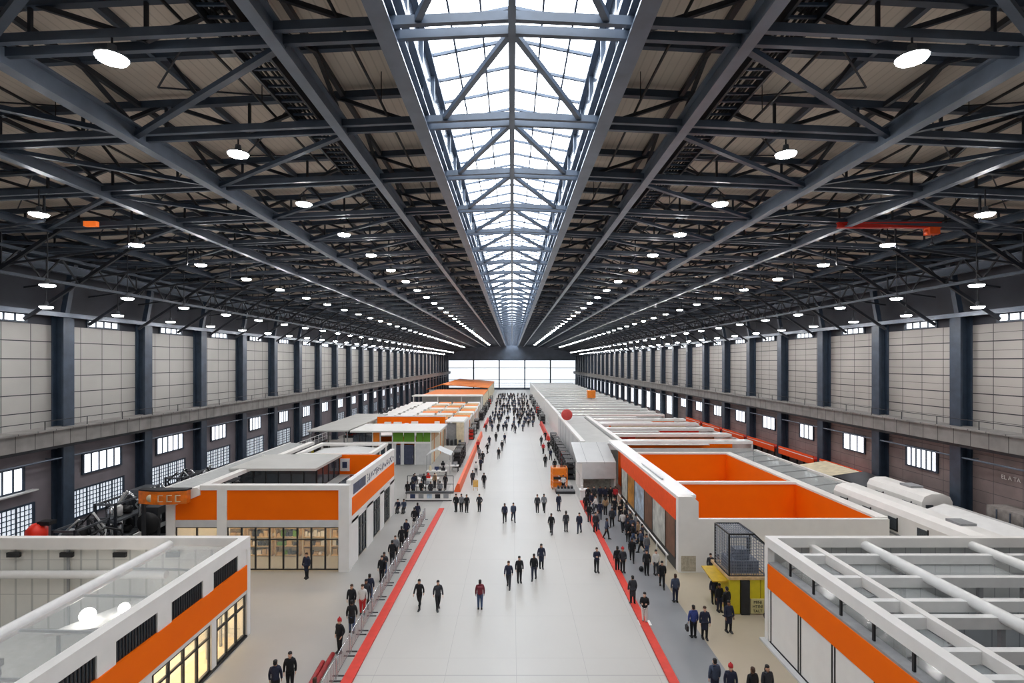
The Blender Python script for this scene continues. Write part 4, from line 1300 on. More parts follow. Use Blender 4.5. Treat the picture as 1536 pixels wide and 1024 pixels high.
def m_press(m):
    t = thing('machine', 'm', 'machine', (0, 0, 0))
    MB().box(-1.0, 1.0, -0.7, 0.7, 0, 0.5).build('base', MACHD, t)
    MB().box(-0.9, -0.6, -0.5, 0.5, 0.5, 2.7).box(0.6, 0.9, -0.5, 0.5, 0.5, 2.7).box(-0.9, 0.9, -0.55, 0.55, 2.7, 3.2).build('press_frame', m, t)
    MB().box(-0.5, 0.5, -0.4, 0.4, 1.7, 2.0).lathe([(0.18, 2.0), (0.18, 2.7)], (0, 0, 0), 12).build('ram', CHROME, t)
    MB().box(-0.55, 0.55, -0.5, 0.5, 0.5, 1.0).build('table', GREY, t)
    MB().lathe([(0.7, -0.1), (0.75, 0), (0.7, 0.1)], (-1.1, 0, 2.2), 20, 0, 'X').build('flywheel', BLACK, t)
    return t
def m_engine(m):
    t = thing('machine', 'm', 'machine', (0, 0, 0))
    MB().box(-1.3, 1.3, -0.6, 0.6, 0.0, 0.25).build('skid', BLACK, t)
    MB().box(-0.9, 0.7, -0.45, 0.45, 0.25, 1.2).prism([(-0.45, 1.2), (0.45, 1.2), (0.3, 1.6), (-0.3, 1.6)], 'X', -0.8, 0.6).build('engine_block', m, t)
    b = MB()
    for k in range(4):
        x = -0.7+0.4*k
        b.tube([(x, 0.3, 1.4), (x, 0.75, 1.5), (x+0.1, 0.8, 1.0)], 0.07, 8)
    b.tube([(-0.9, 0.8, 1.0), (0.9, 0.8, 1.0), (1.2, 0.8, 1.9)], 0.1, 8)
    b.build('exhaust_pipe', CHROME, t)
    MB().lathe([(0.5, -0.05), (0.55, 0), (0.5, 0.05)], (-1.05, 0, 0.85), 18, 0, 'X').build('fan_wheel', BLACK, t)
    MB().lathe([(0.25, -0.4), (0.3, -0.3), (0.3, 0.4)], (0.2, 0, 1.85), 14, 0, 'X').build('air_filter', GREY, t)
    return t
mk = {'lathe': (m_lathe, 'lathe with chrome bed'), 'tank': (m_tank, 'tank with bent pipes and pump'), 'press': (m_press, 'press with black flywheel'), 'engine': (m_engine, 'engine on a skid')}
MC = {'grey': MACH, 'charcoal': MACHD, 'red': RED, 'pale': GREYW, 'orange': ORANGE, 'steel': CHROME, 'yellow': YELLOW}
mproto = {}
mcount = {}
def place_machine(kind, colr, x, y, rz, sc, where):
    key = (kind, colr)
    if key not in mproto:
        t = mk[kind][0](MC[colr]); mproto[key] = t
        t.location = (x, y, 0); t.rotation_euler = (0, 0, rz); t.scale = (sc, sc, sc)
    else:
        t = dup(mproto[key], (x, y, 0), rz, scale=sc)
    c = mcount.get((kind, colr, where), 0); mcount[(kind, colr, where)] = c+1
    t['label'] = '%s %s, %s of its kind %s' % (colr, mk[kind][1], ORD[c], where)
    t['group'] = 'machines ' + where
    return t
WL = 'by the left wall'
for kind, colr, x, y, rz, sc in (
    ('engine', 'charcoal', -28.6, 33.6, 1.5, 1.2), ('lathe', 'grey', -28.6, 38.2, 1.6, 1.25), ('engine', 'charcoal', -32.9, 39.2, 1.55, 1.2),
    ('press', 'charcoal', -28.2, 42.6, 1.57, 1.15), ('engine', 'pale', -32.8, 43.6, 1.55, 1.3), ('lathe', 'charcoal', -28.4, 46.6, 1.6, 1.2),
    ('press', 'grey', -32.8, 47.6, 1.57, 1.2), ('tank', 'steel', -28.1, 50.2, 1.6, 0.95), ('engine', 'charcoal', -32.8, 51.8, 1.55, 1.3),
    ('press', 'orange', -32.4, 56.4, 1.5, 0.95), ('engine', 'grey', -28.0, 56.2, 1.55, 1.1), ('lathe', 'charcoal', -28.6, 60.2, 1.6, 1.3), ('engine', 'pale', -32.2, 60.6, 1.5, 1.4),
    ('tank', 'pale', -32.0, 65.0, 1.6, 0.9), ('lathe', 'grey', -28.5, 65.6, 1.6, 1.3), ('engine', 'charcoal', -32.0, 70.2, 1.5, 1.5), ('engine', 'grey', -29.4, 71.0, 1.55, 1.3),
    ('tank', 'steel', -32.2, 76.0, 0.8, 0.9), ('engine', 'yellow', -32.2, 84.0, 1.5, 1.3), ('lathe', 'charcoal', -32.2, 90.0, 1.5, 1.3), ('engine', 'red', -32.2, 108.0, 1.5, 1.8),
    ('engine', 'red', -32.2, 115.0, 1.5, 1.6), ('tank', 'grey', -32.0, 124.0, 0.1, 1.0), ('lathe', 'charcoal', -32.0, 133.0, 1.5, 1.4), ('engine', 'charcoal', -32.0, 141.0, 1.5, 1.5)):
    place_machine(kind, colr, x, y, rz, sc, WL)
def pipe_rack(label, x, y, h, seed):
    random.seed(seed)
    t = thing('pipe_rack', label, 'machine', (x, y, 0), 'tall pipe racks by the left wall')
    w_, d_ = 0.75, 1.5
    for sx in (-1, 1):
        for sy in (-1, 1):
            MB().box(x+sx*w_-0.07, x+sx*w_+0.07, y+sy*d_-0.07, y+sy*d_+0.07, 0, h).build('upright', STEELD, t)
    b = MB()
    for z in (0.3, h*0.35, h*0.68, h-0.1):
        for sx in (-1, 1):
            b.beam((x+sx*w_, y-d_, z), (x+sx*w_, y+d_, z), 0.1, 0.14)
        for sy in (-1, 1):
            b.beam((x-w_, y+sy*d_, z), (x+w_, y+sy*d_, z), 0.1, 0.14)
        if z < h*0.7: b.box(x-w_, x+w_, y-d_, y+d_, z+0.05, z+0.09)
    b.build('deck_frame', MACH, t)
    for z in (0.42, h*0.35+0.1, h*0.68+0.1):
        yy = y-d_+0.5
        while yy < y+d_-0.3:
            r_ = random.uniform(0.24, 0.42)
            m = random.choice([MACHD, CHROME, GREYW, BLACK, MACH])
            if random.random() < 0.55:
                MB().lathe([(r_*0.7, 0), (r_, 0.06), (r_, 0.75), (r_*0.5, 0.95)], (x+random.uniform(-.2, .2), yy, z), 12).build('drum', m, t)
            else:
                MB().lathe([(r_*0.5, -0.5), (r_, -0.4), (r_, 0.4), (r_*0.5, 0.5)], (x, yy, z+r_), 12, 0, 'X').build('motor', m, t)
            yy += 2*r_+0.12
    for k in range(5):
        y0 = y+random.uniform(-1.2, 1.2); y1 = y+random.uniform(-1.2, 1.2)
        xx = x+random.choice((-1, 1))*(w_+0.15)
        MB().tube([(xx, y0, 0.2), (xx, y0, h*random.uniform(.4, .7)), (xx, y1, h*random.uniform(.7, .9)), (x, y1, h+random.uniform(0.1, .5))], random.uniform(.05, .1), 8).build('riser_pipe', random.choice([CHROME, BLACK, GREYW]), t)
    b = MB()
    for k in range(10):
        p = (x+random.uniform(-.8, .8), y+random.uniform(-1.4, 1.4), h)
        q = (x+random.uniform(-.9, .9), y+random.uniform(-1.5, 1.5), random.uniform(0.6, h-0.5))
        mid = ((p[0]+q[0])/2+0.3, (p[1]+q[1])/2, min(p[2], q[2])-0.2)
        b.tube([p, mid, q], 0.03, 5)
    tag(b.build('cable_tangle', CABLE, t), kind='stuff')
for k, (x, y, h) in enumerate(((-30.4, 37.7, 3.6), (-30.5, 41.5, 4.4), (-30.4, 45.4, 4.0), (-30.3, 49.3, 4.7), (-30.4, 53.2, 4.2))):
    pipe_rack('%s tall rack of drums and pipes from the near end among the left machines' % ORD[k], x, y, h, 100+k)
# red hopper
t = thing('hopper_machine', 'machine with a bright red six-sided hopper by the left wall', 'machine', (-31.2, 35.0, 0))
MB().lathe([(0.25, 3.0), (0.62, 3.35), (0.62, 4.05), (0.3, 4.4)], (-31.2, 35, 0), 6).build('hopper', mat('bright_red', (232, 44, 22), 0.4, var=0.06), t)
MB().box(-31.8, -30.6, 34.5, 35.5, 0, 1.4).build('base', MACHD, t)
MB().tube([(-31.2, 35, 1.4), (-31.2, 35, 3.0)], 0.22, 10).tube([(-30.7, 35, 1.2), (-30.2, 35, 2.2), (-30.9, 35, 3.4)], 0.1, 8).build('feed_pipe', CHROME, t)
MB().box(-31.1, -30.3, 34.9, 35.5, 4.3, 4.55).build('lid', BLACK, t)
# white mesh fences behind the machines
def fence(label, x, y0, y1, h, grp):
    t = thing('mesh_fence', label, 'fence', (x, y0, 0), grp)
    b = MB()
    n = int((y1-y0)/1.8)
    for k in range(n+1):
        y = y0+(y1-y0)*k/n
        b.box(x-0.04, x+0.04, y-0.04, y+0.04, 0, h)
    b.build('fence_post', GREYW, t)
    b = MB()
    for k in range(1, 9):
        b.box(x-0.015, x+0.015, y0, y1, h*k/8-0.015, h*k/8+0.015)
    nn = int((y1-y0)/0.3)
    for k in range(nn):
        y = y0+0.3*k
        b.box(x-0.01, x+0.01, y-0.01, y+0.01, 0.1, h)
    b.build('wire_mesh', CHROME, t)
fence('pale wire fence in front of the nearest machines by the left wall', -26.6, 31.5, 37.0, 2.0, 'wire fences on the left')
fence('pale wire fence behind the curved orange sign on the left', -26.5, 43, 56, 2.2, 'wire fences on the left')


t = thing('gangway', 'long dark raised gangway with a rail between the left stands and the machines', 'gangway', (-27.1, 70, 0))
MB().box(-27.7, -26.6, 57, 77, 3.75, 3.95).build('deck', MACHD, t)
b = MB()
for k in range(5):
    b.box(-27.7, -27.55, 57.2+5*k, 57.4+5*k, 0, 3.75)
each(b, 'deck_post', STEEL, t)
b = MB().beam((-26.65, 57, 4.95), (-26.65, 77, 4.95), 0.06, 0.06).beam((-26.65, 57, 4.45), (-26.65, 77, 4.45), 0.04, 0.04)
for k in range(14):
    b.box(-26.68, -26.62, 57+1.5*k, 57.06+1.5*k, 3.95, 4.95)
b.build('hand_rail', GREYW, t)
# crowd barriers along the left red strip
def barrier_proto():
    t = thing('crowd_barrier', 'b', 'barrier', (0, 0, 0))
    MB().tube([(0, -0.95, 0.05), (0, -0.95, 1.0), (0, -0.85, 1.1), (0, 0.85, 1.1), (0, 0.95, 1.0), (0, 0.95, 0.05)], 0.025, 6).build('frame_tube', CHROME, t)
    b = MB()
    for k in range(11):
        b.tube([(0, -0.8+0.16*k, 0.2), (0, -0.8+0.16*k, 1.1)], 0.012, 5)
    b.beam((0, -0.95, 0.2), (0, 0.95, 0.2), 0.03, 0.03)
    b.build('barrier_bar', CHROME, t)
    MB().box(-0.28, 0.28, -0.9, -0.82, 0, 0.04).build('foot', MACHD, t)
    MB().box(-0.28, 0.28, 0.82, 0.9, 0, 0.04).build('foot', MACHD, t)
    return t
bp0 = barrier_proto()
i = 0
for k in range(13):
    y = 24.2 + 2.15*k
    x = -8.3
    lab = '%s silver crowd barrier from the near end beside the left red strip' % ORD[k]
    if k == 0:
        bp0.location = (x, y, 0); o = bp0
    else:
        o = dup(bp0, (x, y, 0), 0)
    o['label'] = lab; o['group'] = 'crowd barriers on the left'
o = MB().tube([(-9.0, 23.5, 0.12), (-9.1, 25.2, 0.12), (-9.14, 27.2, 0.12)], 0.12, 8).tube([(-9.3, 23.8, 0.11), (-9.4, 26.5, 0.11)], 0.11, 8).build('hose', mat('dark_red_hose', (150, 34, 36), 0.5, var=0.3))
tag(o, 'dark red hoses lying beside the nearest end of the left red strip', 'hose')

# low counters and tables with goods
def table(label, x, y, w_, d, top, grp, seed, leg=MACHD):
    t = thing('display_table', label, 'table', (x, y, 0), grp)
    MB().box(x-w_/2, x+w_/2, y-d/2, y+d/2, 0.82, 0.9).build('table_top', top, t)
    for sx in (-1, 1):
        for sy in (-1, 1):
            cx, cy = x+sx*(w_/2-0.08), y+sy*(d/2-0.08)
            MB().box(cx-0.04, cx+0.04, cy-0.04, cy+0.04, 0, 0.82).build('leg', leg, t)
    return t
GC = [('black', BLACK), ('white', WHITE), ('grey', GREY), ('red', RED), ('cream', CREAM), ('blue', INK)]
def goods(x, y, z, i, where):
    nm, m = GC[i % 6]
    k = i % 3
    b = MB()
    if k == 0:
        b.box(x-0.25, x+0.25, y-0.2, y+0.2, z, z+0.35); b.lathe([(0.12, 0.35), (0.12, 0.6)], (x, y, z), 10)
        lab = 'instrument box'
    elif k == 1:
        b.lathe([(0.16, 0), (0.2, 0.1), (0.2, 0.4), (0.08, 0.55), (0.08, 0.65)], (x, y, z), 12)
        lab = 'canister'
    else:
        b.box(x-0.3, x+0.3, y-0.03, y+0.03, z+0.1, z+0.5); b.box(x-0.1, x+0.1, y-0.1, y+0.1, z, z+0.1)
        lab = 'display screen'
    o = b.build(lab.replace(' ', '_'), m)
    return tag(o, '%s %s on %s' % (nm, lab, where), 'exhibit', 'exhibits on '+where)
cnt = 0
LT = ['the nearest display table', 'the middle display table', 'the far display table', 'the display table under the grey tent']
for k, (x, y) in enumerate(((-10.6, 61.2), (-10.2, 65.0), (-9.8, 69.5), (-8.6, 73.0))):
    wh = LT[k] + ' of the left open exhibit'
    table('white table, ' + LT[k][4:] + ' of the left open exhibit', x, y, 2.6, 1.0, WHITE, 'tables of the left open exhibit', k)
    for q in range(3):
        goods(x-0.85+0.85*q, y, 0.9, k*2+q, '%s' % wh); cnt += 1
ct = thing('display_counter', 'low white counter with pictures closing the open exhibit left of the aisle', 'counter', (-9.6, 58, 0))
MB().box(-11.4, -6.6, 57.6, 58.1, 0.05, 0.85).build('counter_body', WHITE, ct)
MB().box(-11.5, -6.3, 57.5, 58.3, 0.85, 0.95).build('counter_top', MACHD, ct)
MB().box(-11.5, -6.5, 57.55, 57.6, 0.0, 0.1).build('kick_plate', BLACK, ct)
for k in range(5):
    x = -11.0+0.9*k
    each(MB().box(x, x+0.55, 57.57, 57.6, 0.3, 0.75), 'picture', [INK, GREY, POSTERB, MACHD, GREY][k], ct)
b = MB()
for k in range(6):
    x = -11.4+1.0*k
    b.box(x-0.03, x+0.03, 58.15, 58.21, 0.95, 2.6)
b.beam((-11.4, 58.18, 2.6), (-6.4, 58.18, 2.6), 0.08, 0.06); b.beam((-11.4, 58.18, 1.7), (-6.4, 58.18, 1.7), 0.05, 0.05)
b.build('counter_screen_frame', BLACK, ct)
ct = thing('display_counter', 'patterned white counter behind the crowd beside the poster wall on the right', 'counter', (10.3, 59, 0))
MB().box(9.6, 11.6, 58.6, 59.1, 0.05, 1.0).build('counter_body', mat('speckled_display', (186, 186, 178)), ct)
MB().box(9.5, 11.7, 58.5, 59.2, 1.0, 1.08).build('counter_top', MACHD, ct)
b = MB()
for k in range(7):
    b.box(9.7+0.27*k, 9.88+0.27*k, 58.57, 58.6, 0.2, 0.8)
each(b, 'picture', MACHD, ct)
t = thing('grey_tent', 'small grey fabric tent over the open exhibit left of the aisle', 'tent', (-10, 72.5, 0))
MB().prism([(-11.5, 2.5), (-10.0, 3.3), (-8.2, 2.5), (-8.2, 2.56), (-10, 3.36), (-11.5, 2.56)], 'Y', 71.2, 74.4).build('tent_roof', GREYW, t)
for x in (-11.4, -8.3):
    for y in (71.3, 74.3):
        MB().box(x-0.03, x+0.03, y-0.03, y+0.03, 0, 2.55).build('tent_pole', GREY, t)
# wire rack in orange and the dark platform
t = thing('wire_rack', 'orange wire rack full of orange goods at the right edge of the aisle', 'rack', (5.7, 63.5, 0))
b = MB()
for x in (4.7, 6.5):
    for y in (62.8, 64.2):
        b.box(x-0.05, x+0.05, y-0.05, y+0.05, 0.16, 2.5)
for z in (0.2, 0.9, 1.7, 2.5):
    for y in (62.8, 64.2):
        b.beam((4.7, y, z), (6.5, y, z), 0.06, 0.06)
    for x in (4.7, 6.5):
        b.beam((x, 62.8, z), (x, 64.2, z), 0.06, 0.06)
b.build('rack_frame', ORANGE2, t)
each(MB().box(4.8, 6.4, 63.0, 64.0, 1.7, 2.4).box(4.85, 5.5, 63.0, 64.0, 0.95, 1.5).box(5.7, 6.3, 63.0, 64.0, 0.95, 1.6).box(4.85, 6.2, 63.0, 64.0, 0.25, 0.75), 'goods', ORANGE2, t)
MB().box(4.9, 6.4, 62.75, 62.8, 1.2, 1.5).build('dark_label', BLACK, t)
for x in (4.75, 6.45):
    for y in (62.85, 64.15):
        MB().lathe([(0.08, -0.03), (0.08, 0.03)], (x, y, 0.09), 10, 0, 'X').build('castor', RUBBER, t)
t = thing('plinth', 'dark low plinth with grey goods in front of the orange wire rack', 'plinth', (6.0, 61.2, 0))
MB().box(5.0, 7.2, 60.6, 61.8, 0.02, 0.3).build('plinth_base', BLACK, t)
MB().box(5.1, 7.1, 60.7, 61.7, 0.3, 0.55).build('tray', GREY, t)
b = MB()
for k in range(5):
    b.box(5.2+0.38*k, 5.45+0.38*k, 60.9, 61.5, 0.55, 0.8)
each(b, 'sample', MACHD, t)
o = MB().box(7.5, 8.4, 58.2, 59.0, 0, 0.95).box(7.4, 8.5, 58.1, 59.1, 0.95, 1.05).box(7.6, 7.8, 58.4, 58.6, 1.05, 1.5).build('reception_desk', WHITE)
tag(o, 'small white reception desk at the far end of the right red strip', 'desk')

# dark equipment racks at both sides of the far aisle
def rack_proto(m):
    t = thing('equipment_rack', 'r', 'rack', (0, 0, 0))
    b = MB()
    for x in (-0.5, 0.5):
        for y in (-1.1, 1.1):
            b.box(x-0.05, x+0.05, y-0.05, y+0.05, 0, 2.2)
    for z in (0.1, 0.8, 1.5, 2.2):
        b.box(-0.55, 0.55, -1.15, 1.15, z, z+0.05)
    b.build('rack_frame', BLACK, t)
    b = MB()
    for z in (0.15, 0.85, 1.55):
        for k in range(4):
            b.box(-0.4, 0.4, -1.0+0.5*k, -0.65+0.5*k, z, z+0.3+0.1*((k*3+int(z*10)) % 3))
    each(b, 'stored_unit', m, t)
    MB().lathe([(0.35, -0.06), (0.4, 0), (0.35, 0.06)], (-0.6, 0.5, 0.45), 14, 0, 'X').build('spare_wheel', RUBBER, t)
    return t
rp = [rack_proto(MACHD), rack_proto(GREYW), rack_proto(RED)]
nmr = ['dark', 'pale-filled', 'red-filled']
ru = {0: 0, 1: 0, 2: 0}
for k, (x, y) in enumerate(((-33.4, 31.3), (-33.7, 34.3), (-30.3, 58.0), (-30.4, 62.0), (-30.3, 67.0), (-33.0, 80.0))):
    q = k % 2
    if ru[q] == 0:
        o = rp[q]; o.location = (x, y, 0)
    else:
        o = dup(rp[q], (x, y, 0), 0.0)
    ru[q] += 1
    o['label'] = '%s %s equipment rack standing among the machines by the left wall' % (ORD[k // 2], nmr[q])
    o['group'] = 'racks among the machines'
for side, x, ys in (('right', 7.5, (69, 72, 75, 78, 81, 84, 87.5, 91, 96, 130, 138, 147, 157, 168, 180, 194, 210)), ('left', -7.9, (77, 80.5, 84, 104, 112, 120, 138, 144, 151, 159, 168, 178, 190, 204))):
    c3 = {0: 0, 1: 0, 2: 0}
    for k, y in enumerate(ys):
        q = [0, 1, 0, 2, 1, 0, 0, 1, 0, 0, 1, 0, 2, 1, 0, 1, 0][k]
        if ru[q] == 0:
            o = rp[q]; o.location = (x, y, 0); o.rotation_euler = (0, 0, 0.0)
        else:
            o = dup(rp[q], (x, y, 0), 0.0)
        ru[q] += 1
        o['label'] = '%s %s equipment rack from the near end along the %s edge of the far aisle' % (ORD[c3[q]], nmr[q], side)
        o['group'] = 'equipment racks on the ' + side
        c3[q] += 1
# white signboards by the left far aisle
t = thing('easel', 'small timber easel standing on the aisle by the orange barrier bank', 'easel', (-4.2, 62.4, 0))
each(MB().beam((-4.5, 62.2, 0.02), (-4.3, 62.4, 1.3), 0.06, 0.06).beam((-4.0, 62.2, 0.02), (-4.15, 62.4, 1.3), 0.06, 0.06).beam((-4.25, 63.0, 0.02), (-4.22, 62.45, 1.3), 0.05, 0.05), 'easel_leg', TIMBER, t)
MB().prism([(62.22, 0.45), (62.26, 0.45), (62.4, 1.2), (62.36, 1.2)], 'X', -4.55, -3.95).build('board', mat('ochre_board', (206, 160, 80), 0.5), t)

# ------------------------------------------------------------------ people
def skin_mesh(name, verts, edges, root=0, levels=1):
    me = bpy.data.meshes.new(name)
    me.from_pydata([v[0] for v in verts], edges, [])
    ob = bpy.data.objects.new(name, me); COL.objects.link(ob)
    md = ob.modifiers.new('skin', 'SKIN'); md.use_smooth_shade = True
    for i, v in enumerate(verts):
        d = me.skin_vertices[0].data[i]
        r = v[1]
        d.radius = r if isinstance(r, tuple) else (r, r)
        d.use_root = (i == root)
    if levels:
        sd = ob.modifiers.new('sub', 'SUBSURF'); sd.levels = levels; sd.render_levels = levels
    bpy.context.view_layer.update()
    dg = bpy.context.evaluated_depsgraph_get()
    out = bpy.data.meshes.new_from_object(ob.evaluated_get(dg))
    bpy.data.objects.remove(ob); bpy.data.meshes.remove(me)
    out.name = name
    return out

SKINM = mat('skin', (196, 150, 122), 0.55, var=0.06)
def limb(a, l1, ang1, l2, ang2, out1=0.0, out2=0.0):
    """two-bone limb hanging from a; angles swing forward (+y)"""
    b = (a[0]+out1, a[1]+l1*sin(ang1), a[2]-l1*cos(ang1))
    c = (b[0]+out2, b[1]+l2*sin(ang2), b[2]-l2*cos(ang2))
    return b, c
def make_pose(nm, legL, legR, armL, armR, lean=0.0, seat=0.0, coat=0):
    H = 0.93 - seat
    pel = (0, 0, H); sp = (0, lean*0.25, H+0.2); ch = (0, lean*0.6, H+0.4); nk = (0, lean, H+0.56); hb = (0, lean+0.02, H+0.66); ht = (0, lean+0.02, H+0.76)
    V = [(pel, (0.115, 0.085)), (sp, (0.10, 0.075)), (ch, (0.105, 0.075)), (nk, (0.056, 0.056)), (hb, (0.08, 0.098)), (ht, (0.07, 0.088))]
    E = [(0, 1), (1, 2), (2, 3), (3, 4), (4, 5)]
    J = {}
    def add(p, r, par):
        V.append((p, r)); E.append((par, len(V)-1)); return len(V)-1
    # nose, ears
    add((0, lean+0.125, H+0.67), 0.014, 4)
    for s in (-1, 1):
        add((s*0.088, lean+0.01, H+0.675), 0.016, 4)
    for s, leg, arm in ((-1, legL, armL), (1, legR, armR)):
        hip = (s*0.095, 0, H-0.04)
        kn, an = limb(hip, 0.44, leg[0], 0.42, leg[1])
        hi = add(hip, (0.08, 0.085), 0); ki = add(kn, 0.056, hi); ai = add(an, 0.04, ki)
        add((an[0]+s*0.02, an[1]+0.13, max(0.03, an[2]-0.045)), (0.04, 0.03), ai)
        sh = (s*0.19, lean*0.9, H+0.49)
        el, wr = limb(sh, 0.29, arm[0], 0.25, arm[1], s*arm[2], s*arm[3])
        si = add(sh, 0.042, 2); ei = add(el, 0.043, si); wi_ = add(wr, 0.03, ei)
        # palm, four fingers, thumb
        d = Vector(wr)-Vector(el); d.normalize()
        sd = Vector((0, 1, 0)) if abs(d.y) < 0.8 else Vector((0, 0, 1))
        sd = (sd - d*sd.dot(d)).normalized()
        pm = Vector(wr)+d*0.06
        pi_ = add(tuple(pm), (0.034, 0.022), wi_)
        inn = Vector((-s*0.02, 0, 0))
        for q in range(4):
            o = sd*(0.033-0.022*q)
            ln = (0.065, 0.078, 0.072, 0.055)[q]
            f1 = add(tuple(pm+d*0.035+o), 0.0095, pi_)
            add(tuple(pm+d*(0.035+ln)+o*1.1+inn), 0.0085, f1)
        t1 = add(tuple(pm+sd*0.045-d*0.01), 0.011, pi_)
        add(tuple(pm+sd*0.06+d*0.035+inn), 0.0095, t1)
        J[s] = (hip, kn, an, sh, el, wr)
    body = skin_mesh('person', V, E)
    body.materials.append(SKINM)
    # jacket
    V = [((0, 0, H-0.14), (0.19, 0.155)), ((0, lean*0.1, H+0.02), (0.19, 0.155)), ((0, lean*0.3, H+0.2), (0.182, 0.15)), ((0, lean*0.6, H+0.4), (0.19, 0.15)), ((0, lean*0.9, H+0.52), (0.12, 0.115)), ((0, lean, H+0.6), (0.085, 0.085))]
    E = [(0, 1), (1, 2), (2, 3), (3, 4), (4, 5)]
    for s in (-1, 1):
        hip, kn, an, sh, el, wr = J[s]
        V.append((sh, 0.078)); E.append((3, len(V)-1))
        V.append((el, 0.064)); E.append((len(V)-2, len(V)-1))
        V.append((wr, 0.05)); E.append((len(V)-2, len(V)-1))
    if coat:
        V.append(((0, 0, H-0.44), (0.22, 0.18))); E.append((0, len(V)-1))
    jk = skin_mesh('jacket', V, E)
    V = [((0, 0, H+0.1), (0.16, 0.125))]; E = []
    for s in (-1, 1):
        hip, kn, an, sh, el, wr = J[s]
        V.append((hip, (0.112, 0.12))); E.append((0, len(V)-1))
        V.append((kn, 0.084)); E.append((len(V)-2, len(V)-1))
        V.append(((an[0], an[1], an[2]+0.01), 0.06)); E.append((len(V)-2, len(V)-1))
    tr = skin_mesh('trousers', V, E)
    shoes = []
    for s in (-1, 1):
        an = J[s][2]
        zf = max(0.0, an[2]-0.1)
        b = MB().prism([(an[1]-0.09, zf), (an[1]+0.2, zf), (an[1]+0.21, zf+0.035), (an[1]+0.12, zf+0.085), (an[1]+0.05, zf+0.12), (an[1]-0.08, zf+0.12)], 'X', an[0]-0.052, an[0]+0.052)
        shoes.append(b.mesh('shoe', BLACK))
    hs = []
    for kind in range(3):
        b = MB()
        b.ball((0, lean-0.012, H+0.79), 0.094, 0.104, 0.075, 14, 8); b.ball((0, lean-0.045, H+0.72), 0.09, 0.075, 0.10, 12, 8)
        if kind == 1:
            b.ball((0, lean-0.06, H+0.62), 0.10, 0.075, 0.17, 12, 8)
        if kind == 2:
            b.lathe([(0.11, -0.02), (0.112, 0.03), (0.09, 0.11), (0.02, 0.14)], (0, lean, H+0.76), 14)
            b.ball((0, lean, H+0.92), 0.035, 0.035, 0.035, 8, 6)
        hs.append(b.mesh('hair' if kind < 2 else 'hat', BLACK))
    eye = [MB().ball((s*0.03, lean+0.088, H+0.715), 0.013, 0.012, 0.01, 8, 6).mesh('eye', BLACK) for s in (-1, 1)]
    bag = MB().box(-0.15, 0.15, lean-0.34, lean-0.13, H+0.1, H+0.52).mesh('backpack', BLACK)
    return dict(body=body, jacket=jk, trousers=tr, shoes=shoes, hair=hs, pack=bag, eye=eye, H=H, J=J)
A0 = (0.02, 0.18, 0.05, 0.0)
POSES = {
    'stand': make_pose('stand', (0.02, 0.0), (-0.03, -0.02), (0.0, 0.15, 0.06, 0.0), (0.02, 0.2, 0.06, 0.0)),
    'walk': make_pose('walk', (0.42, 0.22), (-0.30, -0.62), (-0.4, -0.15, 0.05, 0), (0.42, 0.75, 0.05, 0), 0.03),
    'step': make_pose('step', (-0.22, -0.5), (0.3, 0.12), (0.3, 0.6, 0.06, 0), (-0.28, -0.1, 0.06, 0), 0.02),
    'pockets': make_pose('pockets', (0.05, 0.02), (-0.06, -0.05), (-0.25, 0.55, 0.09, -0.06), (-0.25, 0.55, 0.09, -0.06)),
    'phone': make_pose('phone', (0.03, 0.0), (-0.08, -0.06), (0.1, 1.9, 0.04, -0.09), (0.12, 1.85, 0.04, -0.1), 0.03),
    'coat': make_pose('coat', (0.08, 0.02), (-0.1, -0.1), (0.02, 0.22, 0.07, 0), (0.05, 0.3, 0.07, 0), 0.02, 0, 1),
    'sit': make_pose('sit', (1.45, 0.05), (1.4, 0.0), (0.5, 1.2, 0.05, -0.02), (0.5, 1.25, 0.05, -0.02), 0.1, 0.42),
}
CL = {
    'navy': mat('navy_cloth', (30, 36, 58), 0.8, var=0.15, scale=20), 'black': mat('black_cloth', (22, 23, 27), 0.85, var=0.15, scale=20),
    'charcoal': mat('charcoal_cloth', (48, 50, 56), 0.85, var=0.15, scale=20), 'maroon': mat('maroon_cloth', (110, 34, 46), 0.8, var=0.12, scale=20),
    'blue': mat('blue_cloth', (50, 66, 130), 0.8, var=0.12, scale=20), 'jeans': mat('denim', (66, 84, 116), 0.85, var=0.2, scale=20),
    'slate': mat('slate_cloth', (62, 72, 92), 0.85, var=0.12, scale=20), 'white': mat('white_cloth', (214, 212, 208), 0.8, var=0.06, scale=20),
    'grey': mat('grey_cloth', (120, 122, 126), 0.85, var=0.12, scale=20), 'red': mat('red_cloth', (188, 40, 44), 0.8, var=0.1, scale=20),
    'tan': mat('tan_cloth', (160, 130, 96), 0.8, var=0.12, scale=20), 'brownhair': mat('brown_hair', (66, 44, 30), 0.7, var=0.2, scale=30),
    'dark': mat('dark_hair', (24, 20, 20), 0.6, var=0.2, scale=30), 'grizzled': mat('grizzled_hair', (104, 98, 92), 0.7, var=0.2, scale=30),
}
SKT = [SKINM, mat('skin_fair', (214, 170, 146), 0.55, var=0.06), mat('skin_deep', (136, 94, 70), 0.55, var=0.06)]
def setm(o, m):
    o.material_slots[0].link = 'OBJECT'; o.material_slots[0].material = m
npeople = 0
